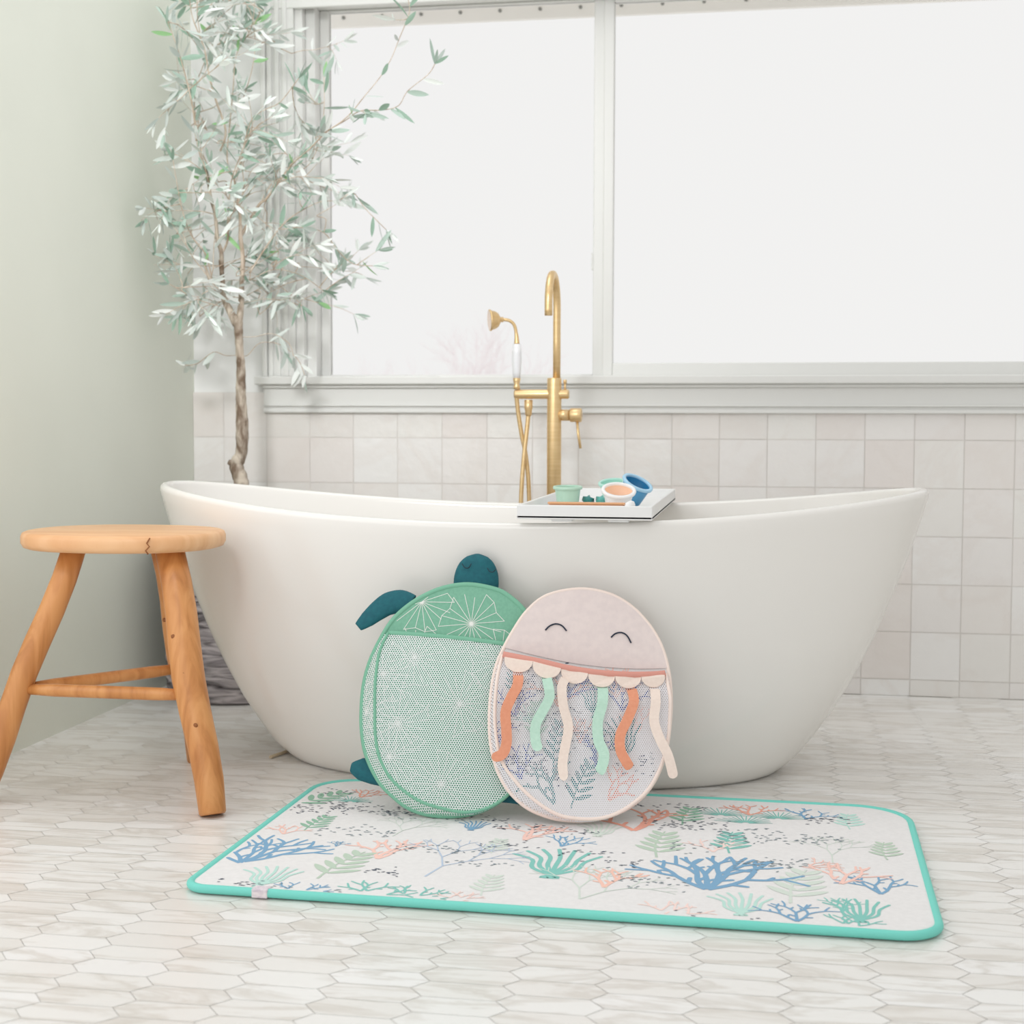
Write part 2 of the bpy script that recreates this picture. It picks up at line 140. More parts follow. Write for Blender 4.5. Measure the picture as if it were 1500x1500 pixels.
# ------------------------------------------------------------ mesh helpers
class MB:
    def __init__(s): s.bm=bmesh.new(); s.mats=[]; s.uv=None
    def mi(s,m):
        if m is None: return 0
        if m not in s.mats: s.mats.append(m)
        return s.mats.index(m)
    def face(s,vs,m=None,smooth=True):
        try: f=s.bm.faces.new(vs)
        except ValueError: return None
        f.material_index=s.mi(m); f.smooth=smooth; return f
    def box(s,x0,x1,y0,y1,z0,z1,m=None,bev=0):
        v=[s.bm.verts.new(p) for p in [(x0,y0,z0),(x1,y0,z0),(x1,y1,z0),(x0,y1,z0),(x0,y0,z1),(x1,y0,z1),(x1,y1,z1),(x0,y1,z1)]]
        fs=[s.face([v[i] for i in q],m,False) for q in [(3,2,1,0),(4,5,6,7),(0,1,5,4),(1,2,6,5),(2,3,7,6),(3,0,4,7)]]
        if bev:
            es=list({e for f in fs for e in f.edges}); r=bmesh.ops.bevel(s.bm,geom=es,offset=bev,segments=2,affect='EDGES',profile=.5)
            for f in r['faces']: f.material_index=s.mi(m)
        return s
    def tube(s,pts,rad,m=None,seg=12,flat=(1,1),up=None,cap=True,closed=False):
        n=len(pts); P=[Vector(p) for p in pts]
        if not hasattr(rad,'__len__'): rad=[rad]*n
        T=[]
        for i in range(n):
            a=P[(i-1)%n] if (closed or i>0) else P[i]; b=P[(i+1)%n] if (closed or i<n-1) else P[i]
            T.append((b-a).normalized())
        u=Vector(up) if up else (Vector((0,0,1)) if abs(T[0].z)<.9 else Vector((1,0,0)))
        rings=[]
        for i in range(n):
            if up: w=T[i].cross(Vector(up)).normalized(); uu=w.cross(T[i]).normalized()
            else:
                uu=(u-T[i]*u.dot(T[i])).normalized(); w=T[i].cross(uu); u=uu
            rings.append([s.bm.verts.new(P[i]+(w*math.cos(2*PI*k/seg)*flat[0]+uu*math.sin(2*PI*k/seg)*flat[1])*rad[i]) for k in range(seg)])
        for i in range(n if closed else n-1):
            a,b=rings[i],rings[(i+1)%n]
            for k in range(seg): s.face([a[k],a[(k+1)%seg],b[(k+1)%seg],b[k]],m)
        if cap and not closed: s.face(rings[0][::-1],m,False); s.face(rings[-1],m,False)
        return s
    def lathe(s,prof,m=None,seg=40,mtx=None,close=False):
        mtx=mtx or Matrix(); rings=[]
        for r,z in prof:
            if r<1e-6: rings.append([s.bm.verts.new(mtx@Vector((0,0,z)))])
            else: rings.append([s.bm.verts.new(mtx@Vector((r*math.cos(2*PI*k/seg),r*math.sin(2*PI*k/seg),z))) for k in range(seg)])
        for i in range(len(rings)-1):
            a,b=rings[i],rings[i+1]
            mm=m[i] if isinstance(m,list) else m
            for k in range(seg):
                k2=(k+1)%seg
                if len(a)==1 and len(b)==1: continue
                if len(a)==1: s.face([a[0],b[k2],b[k]],mm)
                elif len(b)==1: s.face([a[k],a[k2],b[0]],mm)
                else: s.face([a[k],a[k2],b[k2],b[k]],mm)
        return s
    def build(s,name,m=None,parent=None,norm=True,attr=None):
        if norm: bmesh.ops.recalc_face_normals(s.bm,faces=s.bm.faces)
        me=bpy.data.meshes.new(name); s.bm.to_mesh(me); s.bm.free()
        if s.mats:
            for x in s.mats: me.materials.append(x)
        elif m: me.materials.append(m)
        o=bpy.data.objects.new(name,me); C.objects.link(o)
        if parent: o.parent=parent
        return o
def uv_xz(o):
    me=o.data; l=me.uv_layers.new(name='UVMap')
    for lp in me.loops:
        c=me.vertices[lp.vertex_index].co; l.data[lp.index].uv=(c.x,c.z)
def tag(o,label=None,cat=None,group=None,kind=None):
    if label: o['label']=label
    if cat: o['category']=cat
    if group: o['group']=group
    if kind: o['kind']=kind
    return o
def empty(name,loc=(0,0,0),rot=(0,0,0)):
    o=bpy.data.objects.new(name,None); C.objects.link(o); o.location=loc; o.rotation_euler=rot; o.empty_display_size=.05; return o
def cr(pts,k=6,closed=False):
    P=[Vector(p) for p in pts]; n=len(P); out=[]
    for i in range(n if closed else n-1):
        g=lambda j: P[j%n] if closed else P[max(0,min(n-1,j))]
        a,b,c,d=g(i-1),g(i),g(i+1),g(i+2)
        for t in range(k):
            t/=k; out.append(.5*((2*b)+(c-a)*t+(2*a-5*b+4*c-d)*t*t+(3*b-a-3*c+d)*t**3))
    if not closed: out.append(P[-1])
    return out
V3=lambda uv,w=0: Vector((uv[0],w,uv[1]))
SC=[0]
def stroke(mb,pts,wid,m,plane,off,capk=5,k=1):
    """flat printed line; plane(u,v,off)->Vector; wid list"""
    P=[Vector((p[0],p[1])) for p in pts]
    n=len(P)
    if n<2: return
    SC[0]=(SC[0]+1)%90; off+=SC[0]*2.2e-6
    ls,rs=[],[]
    for i in range(n):
        t=(P[min(n-1,i+1)]-P[max(0,i-1)])
        if t.length<1e-9: t=Vector((1,0))
        t.normalize(); q=Vector((-t.y,t.x))*wid[i]/2
        ls.append(P[i]+q); rs.append(P[i]-q)
    t=(P[-1]-P[-2]).normalized(); q=Vector((-t.y,t.x))*wid[-1]/2; cap=[P[-1]+q*math.cos(a)+t*(wid[-1]/2)*math.sin(a) for a in [PI*j/capk for j in range(1,capk)]]
    mk=lambda p: mb.bm.verts.new(plane(p.x,p.y,off))
    lv=[mk(p) for p in ls]; rv=[mk(p) for p in rs]
    for i in range(n-1): mb.face([rv[i],rv[i+1],lv[i+1],lv[i]],m,False)
    mb.face([rv[-1]]+[mk(p) for p in cap[::-1]]+[lv[-1]],m,False)
def motif(mb,kind,x,y,s,m,ang,seed,plane,off,mirror=1,clip=None):
    rnd=random.Random(seed*7+3); a0=R(90-ang)
    def ok(p): return clip is None or clip(p[0],p[1])
    def st(pts,w,kk=4):
        pts=cr([(p[0],p[1],0) for p in pts],kk); n=len(pts)
        ws=[w[0]+(w[1]-w[0])*i/(n-1) for i in range(n)]
        out=[]
        for p,q in zip(pts,ws):
            if not ok(p): break
            out.append((p,q))
        if len(out)>1: stroke(mb,[p for p,_ in out],[q for _,q in out],m,plane,off)
    def pol(p,a,l): return (p[0]+l*math.cos(a),p[1]+l*math.sin(a))
    if kind=='coral':
        def br(p,a,l,w,d):
            b=a+rnd.uniform(-.25,.25); q=pol(p,b,l*.5); e=pol(q,b+rnd.uniform(-.3,.3),l*.5)
            st([p,q,e],(w,w*.8))
            if d==0: return
            for sgn in (-1,1):
                br(e,b+sgn*rnd.uniform(.35,.6),l*rnd.uniform(.62,.8),w*.8,d-1)
            if rnd.random()<.8:
                sg=rnd.choice((-1,1)); qq=pol(p,b,l*.55); st([qq,pol(qq,b+sg*.9,l*.3)],(w*.8,w*.7),2)
        w=s*.058
        for da in (-.5,0,.5): br((x,y),a0+da+rnd.uniform(-.1,.1),s*.40,w,2)
    elif kind=='weed':
        for i in range(7):
            t=(i-3)/3; a=a0+t*.5; b=(x+t*s*.08,y); c=pol(b,a+t*.35,s*.4); d=pol(c,a-t*.3,s*.3); e=pol(d,a+t*.25+.2,s*.28)
            st([(x,y-.01*s),b,c,d,e],(s*.06,s*.045))
    elif kind=='anem':
        for i in range(15):
            a=a0+(i-7)*.2; st([pol((x,y),a,s*.1),pol((x,y),a,s*(.7+.3*rnd.random()))],(s*.05,s*.03),1)
    elif kind=='leaf':
        tip=pol((x,y),a0,s); mid=pol(pol((x,y),a0,s*.5),a0+1.5,s*.06); st([(x,y),mid,tip],(s*.03,s*.02))
        for i in range(5):
            b=pol((x,y),a0,s*(.2+.16*i))
            for sg in (-1,1):
                l=s*(.34-.03*i); a=a0+sg*(.9-.06*i); e=pol(b,a,l); c=pol(pol(b,a,l*.55),a0,l*.0)
                pts=cr([b,c,e] and [(b[0],b[1],0),(c[0],c[1],0),(e[0],e[1],0)],4); n=len(pts)
                if all(ok(p) for p in pts): stroke(mb,pts,[s*.085*math.sin(PI*(.08+.86*j/(n-1)))+s*.006 for j in range(n)],m,plane,off)
    elif kind=='fan':
        def br(p,a,l,w,d):
            e=pol(p,a+rnd.uniform(-.15,.15),l); st([p,e],(w,w*.8),1)
            if d:
                for sg in (-.45,.4): br(e,a+sg*rnd.uniform(.7,1.2),l*.78,w*.85,d-1)
        br((x,y),a0,s*.36,s*.022,5)
def dashes(mb,x,y,w,h,n,m,plane,off,seed,clip=None,sz=.0042):
    rnd=random.Random(seed)
    for i in range(n):
        px=x+rnd.uniform(-.5,.5)*w; py=y+rnd.gauss(0,.3)*h; a=rnd.gauss(.1,.35); l=sz*rnd.uniform(.7,1.5)
        if clip and not clip(px,py): continue
        stroke(mb,[(px,py),(px+l*.5*math.cos(a),py+l*.5*math.sin(a)),(px+l*math.cos(a),py+l*math.sin(a))],[sz*.25,sz*.5,sz*.3],m,plane,off,3)
# ------------------------------------------------------------ room shell
YW=4.1; XL=-1.647
WX0,WX1,WZ0,WZ1=-1.335,1.02,.850,1.915      # window opening
def struct(o): o['kind']='structure'; return o
def struct_l(o,l): o['kind']='structure'; o['label']=l; return o
# floor: grout bed plus elongated hexagon marble tiles
mb=MB(); mb.box(-3.2,2.3,-1.2,YW+.1,-.05,-.0012,M['grout'])
rnd=random.Random(5); sh=[]
h=.052; w=.098; p=.021; g=.00035
lay=mb.bm.faces.layers.float.new('shade')
nx=int(5.5/(w+p))+2
for i in range(nx):
    cx=-3.116+i*(w+p)
    for j in range(int(5.3/h)+2):
        cy=-1.2+j*h+(h/2 if i%2 else 0)
        if cy>YW-.01 or cx>2.25: continue
        vs=[(-w/2-p+2*g,0),(-w/2+g,-h/2+g),(w/2-g,-h/2+g),(w/2+p-2*g,0),(w/2-g,h/2-g),(-w/2+g,h/2-g)]
        f=mb.face([mb.bm.verts.new((cx+a,cy+b,0)) for a,b in vs],M['floor'],False); f[lay]=rnd.random()
struct_l(mb.build('floor'),'polished marble floor of elongated hexagon tiles')
# window wall with opening
mb=MB()
mb.box(XL-.1,WX0,YW,YW+.14,0,2.6); mb.box(WX1,2.3,YW,YW+.14,0,2.6); mb.box(WX0,WX1,YW,YW+.14,0,WZ0-.02); mb.box(WX0,WX1,YW+.001,YW+.14,1.99,2.6)
struct_l(mb.build('wall_back',M['plaster']),'white wall behind the tub holding the window')
# zellige wainscot
mb=MB(); mb.box(XL,2.2,YW-.0093,YW-.0005,0,.827,M['wgrout'])
lay=mb.bm.faces.layers.float.new('shade'); rnd=random.Random(11); pt=.1303
j=0
while True:
    z1=.827-j*pt; z0=max(.0,z1-pt)
    if z1<.02: break
    i=0
    x0=-1.162-4*pt
    while x0<2.2:
        a=max(x0,XL)+.0012; b=x0+pt-.0012; sv=rnd.random(); t=[rnd.uniform(0,.0014) for _ in range(4)]
        if b-a>.01 and b<2.2:
            v=[(a,YW-.010-t[0],z0+.0012),(b,YW-.010-t[1],z0+.0012),(b,YW-.010-t[2],z1-.0012),(a,YW-.010-t[3],z1-.0012)]
            fr=[mb.bm.verts.new(q) for q in v]; bk=[mb.bm.verts.new((q[0],YW-.0090,q[2])) for q in v]
            mb.face(fr,M['zellige'],False)[lay]=sv
            for k in range(4): mb.face([bk[k],bk[(k+1)%4],fr[(k+1)%4],fr[k]],M['zellige'],False)[lay]=sv
        x0+=pt
    j+=1
struct_l(mb.build('trim_1'),'glossy off-white square handmade tiles along the window wall')
mb=MB(); mb.box(XL-.1,XL,2.6,YW,0,2.6)
struct_l(mb.build('wall_left',M['sage_wall']),'pale sage wall at the left beside the olive tree')
mb=MB(); mb.box(2.2,2.3,-1.2,YW,0,2.6); struct(mb.build('wall_right',M['plaster']))
# casing, sill, apron
mb=MB()
for (x0,x1) in ((-1.43,WX0),(WX1,WX1+.095)):
    mb.box(x0,x1,YW-.012,YW,.872,2.01,M['trim'])
    for q in (.18,.42,.66): 
        c=x0+(x1-x0)*q; mb.box(c,c+.014,YW-.019,YW-.011,.872,2.01,M['trim'],.003)
    mb.box(x0 if x0<0 else x1-.014,(x0+.014) if x0<0 else x1,YW-.024,YW-.011,.872,2.01,M['trim'],.003)
mb.box(-1.45,WX1+.115,YW-.018,YW,1.955,2.06,M['trim'],.003)
mb.box(-1.43,WX1+.095,YW-.014,YW,WZ1,1.957,M['trim'],.003)
struct_l(mb.build('trim_2'),'white moulded casing around the window')
mb=MB()
mb.box(-1.447,WX1+.11,YW-.05,YW+.07,.848,.872,M['trim'],.004)
struct_l(mb.build('trim_3'),'white window sill board')
mb=MB()
mb.box(-1.427,WX1+.09,YW-.022,YW-.0105,.768,.848,M['trim'],.002)
for z,d,hh in ((.839,.034,.009),(.786,.030,.006),(.768,.027,.010)): mb.box(-1.427,WX1+.09,YW-d,YW-.021,z,z+hh,M['trim'],.002)
struct_l(mb.build('trim_4'),'white apron moulding below the window sill')
# window: frame, two sashes, glass panes
win=empty('window_1',(0,YW+.1,.872)); struct_l(win,'large two-part sliding window behind the tub')
def wbox(name,bs,m=M['trim'],par=win,bev=.003):
    mb=MB()
    for b in bs: mb.box(b[0],b[1],b[2]-YW-.1,b[3]-YW-.1,b[4]-.872,b[5]-.872,m,bev)
    return mb.build(name,m,par)
F0,F1=YW+.03,YW+.12
wbox('window_frame',[(WX0,-1.312,F0-.03,F1,.872,1.99),(-1.312,-1.283,F0,F1,.872,1.93),(WX1-.04,WX1,F0,F1,.872,1.93),(-1.312,WX1,F0,F1,1.93,1.99),(-1.283,WX1-.04,F0,F1,.864,.872)])
wbox('sash',[(-1.283,-1.256,F0+.045,F0+.075,.872,1.93),(-.468,-.44,F0+.045,F0+.075,.872,1.93),(-1.256,-.468,F0+.045,F0+.075,1.924,1.93),(-1.256,-.468,F0+.045,F0+.075,.8715,.8795)])
s2=wbox('sash',[(-.478,-.444,F0+.004,F0+.035,.872,1.93),(-.450,-.4215,F0,F0+.035,.872,1.93),(WX1-.075,WX1-.04,F0,F0+.035,.872,1.93),(-.4215,WX1-.075,F0,F0+.035,1.905,1.93),(-.4215,WX1-.075,F0,F0+.035,.872,.909)])
mb=MB(); mb.box(-.484,-.4785,-.055,-.03,.30,.346,M['trim'],.001); mb.build('latch',M['trim'],win)
wbox('pane',[(-1.256,-.468,F0+.058,F0+.062,.8795,1.924)],M['glass'],bev=0)
wbox('pane',[(-.4215,WX1-.075,F0+.016,F0+.020,.909,1.905)],M['glass'],bev=0)
# roof overhang outside
ov=empty('trim_5',(-.2,5.0,2.05)); struct_l(ov,'white roof overhang with a row of small fixings seen through the window top')
mb=MB(); mb.box(-2.4,2.6,0,.02,.055,.24,M['soffit']); mb.box(-2.4,2.6,-.5,0,.225,.24,M['soffit']); mb.build('fascia',M['soffit'],ov)
mb=MB()
for i in range(36): 
    x=-2.35+i*.1375; mb.lathe([(0,-.006),(.006,-.006),(.006,.002),(0,.002)],M['rivet'],10,Matrix.Translation((x,-.003,.086))@Matrix.Rotation(PI/2,4,'X'))
mb.build('fixing',M['rivet'],ov)['kind']='stuff'
# bare shrub far outside
mb=MB(); rnd=random.Random(3)
def tw(p,a,l,r,d):
    q=p+Vector((math.sin(a)*l,rnd.uniform(-.1,.1)*l,math.cos(a)*l)); mb.tube([p,(p+q)/2+Vector((rnd.uniform(-.03,.03),0,0)),q],[r,r*.85,r*.7],M['shrub'],5,cap=False)
    if d:
        for _ in range(3): tw(q,a+rnd.uniform(-.7,.7),l*rnd.uniform(.6,.85),r*.65,d-1)
for i in range(4): tw(Vector((-1.9+i*.13,9.0,-.1)),rnd.uniform(-.2,.25),.46,.009,4)
tag(mb.build('bare_shrub',M['shrub']),'faint washed-out bare shrub outside the window behind the hand shower','shrub')
mb=MB(); mb.box(-6,6,YW+.2,14,-.16,-.1,M['soffit']); struct(mb.build('trim_6'))
# ------------------------------------------------------------ bathtub
TX,TY=-.50,3.175
def rimz(dx): return .545+.062*(abs(dx)/.85)**2.1
lev=[(0,.0),(.012,.0),(.05,.0),(.11,0),(.19,0),(.28,0),(.38,0),(.48,0),(1,0)]
# t -> (half length, half width) for the outside
prof=[(0,.535,.27),(.012,.552,.283),(.035,.580,.293),(.075,.612,.302),(.135,.655,.311),(.20,.693,.319),(.28,.733,.327),(.37,.770,.334),(.46,.805,.342),(.54,.830,.350),(.585,.843,.355)]
def interp(tab,t):
    for a,b in zip(tab,tab[1:]):
        if t<=b[0]:
            k=(t-a[0])/(b[0]-a[0]); return a[1]+(b[1]-a[1])*k,a[2]+(b[2]-a[2])*k
    return tab[-1][1:]
mb=MB(); seg=112; rings=[]
def sup(a,b,th,e=2.15):
    c,s_=math.cos(th),math.sin(th); return (a*math.copysign(abs(c)**(2/e),c), b*math.copysign(abs(s_)**(2/e),s_))
NT=30
def ring(fn):
    rings.append([mb.bm.verts.new(Vector((*fn(2*PI*k/seg),))) for k in range(seg)])
ring(lambda th:(sup(.50,.25,th)[0],sup(.50,.25,th)[1],0.0))
for i in range(NT+1):
    t=(i/NT)**1.35
    def fn(th,t=t):
        a1=interp(prof,.6)[0]; x,_=sup(a1,.355,th); rz=rimz(x); z=t*(rz-.012); a,b=interp(prof,min(.585,t*.585)); X,Y=sup(a,b,th); return (X,Y,z)
    ring(fn)
# rolled rim then inside
for k in range(1,9):
    an=PI*k/8
    def fn(th,an=an):
        x,y=sup(.843-.011+.011*math.cos(an),.355-.011+.011*math.cos(an),th); rx=sup(.843,.355,th)[0]
        return (x,y,rimz(rx)-.012+.012*math.sin(an))
    ring(fn)
ins=[(.9,.80,.322),(.75,.775,.312),(.55,.735,.300),(.35,.67,.285),(.22,.60,.262),(.17,.52,.225),(.15,.40,.16),(.147,.2,.08)]
for t,a,b in ins:
    def fn(th,t=t,a=a,b=b):
        rx=sup(.843,.355,th)[0]; x,y=sup(a,b,th); z=t*(rimz(rx)-.012) if t>.3 else t*.55; return (x,y,z)
    ring(fn)
for i in range(len(rings)-1):
    a,b=rings[i],rings[i+1]
    for k in range(seg): mb.face([a[k],a[(k+1)%seg],b[(k+1)%seg],b[k]],None)
mb.face(rings[0][::-1]); mb.face(rings[-1])
tub=empty('freestanding_bathtub',(TX,TY,.001)); tag(tub,'large white freestanding oval bathtub with raised ends under the window','bathtub')
o=mb.build('tub_shell',M['tub'],tub)
mb=MB(); mb.lathe([(0,.083),(.03,.083),(.032,.0855),(.026,.088),(0,.088)],M['brass'],28); mb.build('drain',M['brass'],tub)
mb=MB(); mb.tube([(-1.062,3.06,.0048),(-1.05,3.10,.0046),(-1.036,3.15,.0046),(-1.015,3.2,.0046)],.0036,mat('tan_rod',(190,172,144),.5),10)
tag(mb.build('rod'),'thin tan rod lying on the floor at the left foot of the tub','rod')
# ------------------------------------------------------------ faucet
fx,fy=-.5315,3.75
fa=empty('bathtub_faucet',(fx,fy,0)); tag(fa,'brushed gold floor-standing tub filler with gooseneck spout behind the tub','faucet')
B_=M['brass']
mb=MB(); mb.lathe([(0,0),(.045,0),(.045,.008),(.042,.011),(0,.011)],B_); mb.build('base_plate',B_,fa)
mb=MB(); mb.lathe([(0,.011),(.0185,.011),(.0185,.852),(.0175,.856),(.0,.856)],B_,36); mb.build('column',B_,fa)
sp=[(0,0,.85),(0,0,.95),(0,0,1.03)]+[(0,-.075+.075*math.cos(a),1.035+.078*math.sin(a)) for a in [PI*i/14 for i in range(15)]]+[(0,-.15,1.02),(0,-.15,1.005)]
mb=MB(); mb.tube([(q[0]+.006,q[1],q[2]) for q in sp],.0098,B_,20,up=(1,0,0)); mb.build('spout',B_,fa)
mb=MB(); mb.tube([(-.104,0,.8145),(-.1,0,.8145),(.034,0,.8145),(.038,0,.8145)],[.011,.0122,.0122,.011],B_,22); mb.build('diverter_arm',B_,fa)
mb=MB(); mb.tube([(.028,0,.824),(.028,0,.845)],.003,B_,10); mb.lathe([(0,.842),(.0045,.842),(.0045,.851),(0,.852)],B_,14,Matrix.Translation((.028,0,0))); mb.build('knob',B_,fa)
mb=MB(); mb.tube([(.01,0,.761),(.040,0,.761)],.0145,B_,24); mb.tube([(.041,0,.761),(.043,0,.761),(.069,0,.761),(.071,0,.761)],[.016,.018,.018,.0165],B_,24); mb.build('valve',B_,fa)
mb=MB(); mb.tube([(.060,-.004,.748),(.064,-.008,.71),(.070,-.010,.676)],[.0036,.0036,.0034],B_,12); mb.build('lever',B_,fa)
mb=MB(); mb.lathe([(0,.80),(.011,.80),(.011,.78),(.0095,.775),(.0085,.762),(.006,.758),(0,.758)],B_,20,Matrix.Translation((-.067,0,0))); mb.build('hose_connector',B_,fa)
hose=cr([(-.098,0,.806),(-.095,.004,.77),(-.086,.008,.71),(-.076,.01,.66),(-.068,.012,.58),(-.066,.012,.45),(-.072,.012,.22),(-.08,.01,.10),(-.09,.0,.075),(-.098,-.006,.10),(-.092,-.010,.25),(-.086,-.012,.45),(-.083,-.010,.57),(-.077,-.006,.66),(-.071,-.002,.72),(-.067,0,.765)],8)
mb=MB(); mb.tube(hose,.0058,B_,12); mb.build('shower_hose',B_,fa)
hs=empty('hand_shower',(fx-.098,fy,.806)); tag(hs,'gold hand shower with a white porcelain handle resting on the faucet arm','hand shower')
mb=MB(); mb.lathe([(0,.0212),(.0085,.0212),(.0085,.03),(.0065,.034),(.009,.042),(.010,.050),(0,.050)],B_,22); mb.build('cradle_fitting',B_,hs)
mb=MB(); mb.lathe([(0,.050),(.0095,.050),(.0105,.065),(.0125,.095),(.0122,.115),(.0105,.137),(0,.139)],M['porc'],26); mb.build('handle',M['porc'],hs)
nk=cr([(0,0,.138),(-.001,0,.16),(-.006,-.003,.185),(-.018,-.006,.197),(-.034,-.009,.200)],6)
mb=MB(); mb.tube(nk,[.0075-.0032*min(1,i/8) for i in range(len(nk))],B_,16); mb.build('neck',B_,hs)
hm=Matrix.Translation((-.034,-.009,.200))@Matrix.Rotation(R(22),4,'Z')@Matrix.Rotation(R(-94),4,'Y')
mb=MB(); mb.lathe([(0,0),(.006,0),(.0075,.003),(.0055,.006),(.010,.009),(.018,.014),(.023,.022),(.025,.031),(.0278,.033),(.0278,.036),(.025,.037)],B_,36,hm); mb.lathe([(.025,.037),(.0,.0365)],M['blushb'],36,hm); mb.build('shower_head',B_,hs)
# ------------------------------------------------------------ tray and bath toys
tz=.5560; tr=empty('bath_tray',(-.338,3.17,tz)); tag(tr,'white rectangular bath tray lying across the tub rim','tray')
mb=MB(); W_,D_=.131,.372
mb.box(-W_,W_,-D_,D_,0,.008,M['tray'],.002)
for b in ((-W_,W_,-D_,-D_+.008),(-W_,W_,D_-.008,D_),(-W_,-W_+.008,-D_+.008,D_-.008),(W_-.008,W_,-D_+.008,D_-.008)): mb.box(b[0],b[1],b[2],b[3],.001,.0275,M['tray'],.002)
mb.build('tray_body',M['tray'],tr)
for sx in (-.045,.065):
    mb=MB(); mb.box(sx-.02,sx+.02,-D_+.01,-D_+.05,-.0045,0,M['tray'],.001); mb.build('foot',M['tray'],tr)
for sx in (-.045,.065):
    mb=MB(); mb.box(sx-.02,sx+.02,D_-.05,D_-.01,-.0045,0,M['tray'],.001); mb.build('foot',M['tray'],tr)
def cup(name,label,loc,rot,r,h,body,lip,inner,group='bath cups on the tray'):
    e=empty(name,loc,rot); tag(e,label,'cup',group)
    mb=MB(); mb.lathe([(0,0),(r*.66,0),(r*.70,.002),(r*.86,h*.93),(r*.86,h)],[body]*4,40)
    mb.lathe([(r*.80,h),(r*.64,.004),(0,.0035)],[inner]*2,40); mb.build('cup_body',body,e)
    mb=MB(); mb.lathe([(r*.84,h-.004),(r*.97,h-.003),(r,h),(r*.97,h+.003),(r*.80,h+.003),(r*.79,h-.002),(r*.84,h-.004)],lip,40); mb.build('lip',lip,e)
    return e
tf=tz+.0085
cup('stacking_cup','sage green stacking cup standing upright at the left on the white tray',(-.400,3.03,tf+.002),(R(3),0,0),.031,.041,M['cup_sage'],M['cup_sage'],M['cup_sage'])
cup('stacking_cup','small bowl with white rim and peach inside tipped toward the viewer on the tray',(-.293,3.00,tf+.010),(R(22),R(6),0),.036,.032,M['white'],M['white'],M['peach'])
cup('stacking_cup','blue bath cup tilted to the right, tallest on the white tray',(-.280,3.115,tf+.013),(R(17),R(27),0),.035,.044,M['cup_blue'],M['lip_blue'],M['cup_blue_in'])
cup('stacking_cup','pale mint cup partly hidden behind the blue cup on the tray',(-.322,3.20,tf+.008),(R(14),R(-4),0),.030,.040,M['cup_mint'],M['cup_mint'],M['cup_mint'])
def star(label,loc,m,r,rz):
    mb=MB(); n=10; top=[];bot=[]
    for k in range(n):
        rr=r if k%2==0 else r*.55; a=2*PI*k/n; bot.append(mb.bm.verts.new((rr*math.cos(a),rr*math.sin(a),0))); top.append(mb.bm.verts.new((rr*.9*math.cos(a),rr*.9*math.sin(a),.012)))
    c=mb.bm.verts.new((0,0,.016))
    for k in range(n): mb.face([bot[k],bot[(k+1)%n],top[(k+1)%n],top[k]],m); mb.face([top[k],top[(k+1)%n],c],m)
    mb.face(bot[::-1],m); o=mb.build('star_toy',m); o.location=loc; o.rotation_euler=(R(38),0,rz); tag(o,label,'toy','small star toys on the tray'); return o
star('small dark teal star toy beside the sage cup on the tray',(-.362,3.06,tf+.010),mat('star_teal',(60,140,136),.4),.014,.3)
star('small light teal star toy beside the peach bowl on the tray',(-.334,3.06,tf+.010),M['star'],.014,.1)
pb=empty('floating_boat_toy',(-.336,2.90,tf)); tag(pb,'long flat peach bath toy with white scalloped end lying at the tray front','toy')
mb=MB(); mb.box(-.083,.070,-.03,.03,0,.017,M['peach'],.004); mb.build('body',M['peach'],pb)
mb=MB(); mb.box(-.083,.070,-.033,-.020,.0172,.0215,M['peach_dark'],.0015); mb.build('rail',M['peach_dark'],pb)
mb=MB()
for i in range(5):
    q=Matrix.Translation((.077,-.028+.014*i,.012)); mb.lathe([(0,-.011),(.006,-.009),(.0085,-.003),(.0085,.003),(.006,.009),(0,.011)],M['white'],14,q)
mb.build('scalloped_end',M['white'],pb)
# ------------------------------------------------------------ stool
st=empty('wooden_stool',(-1.262,2.765,0)); tag(st,'honey coloured wooden three-legged stool at the left of the tub','stool')
mb=MB(); sg=64
def ringz(z,s,y=1): return [mb.bm.verts.new(((sup(.2*s,.165*s,2*PI*k/sg,2.3)[0]),(sup(.2*s,.165*s,2*PI*k/sg,2.3)[1]),z)) for k in range(sg)]
rs=[ringz(.491,.93),ringz(.494,.975),ringz(.503,1.0),ringz(.515,1.0),ringz(.522,.985),ringz(.525,.95)]
for a,b in zip(rs,rs[1:]):
    for k in range(sg): mb.face([a[k],a[(k+1)%sg],b[(k+1)%sg],b[k]],None)
mb.face(rs[0][::-1]); mb.face(rs[-1]); seat=mb.build('seat',M['woodtop'],st)
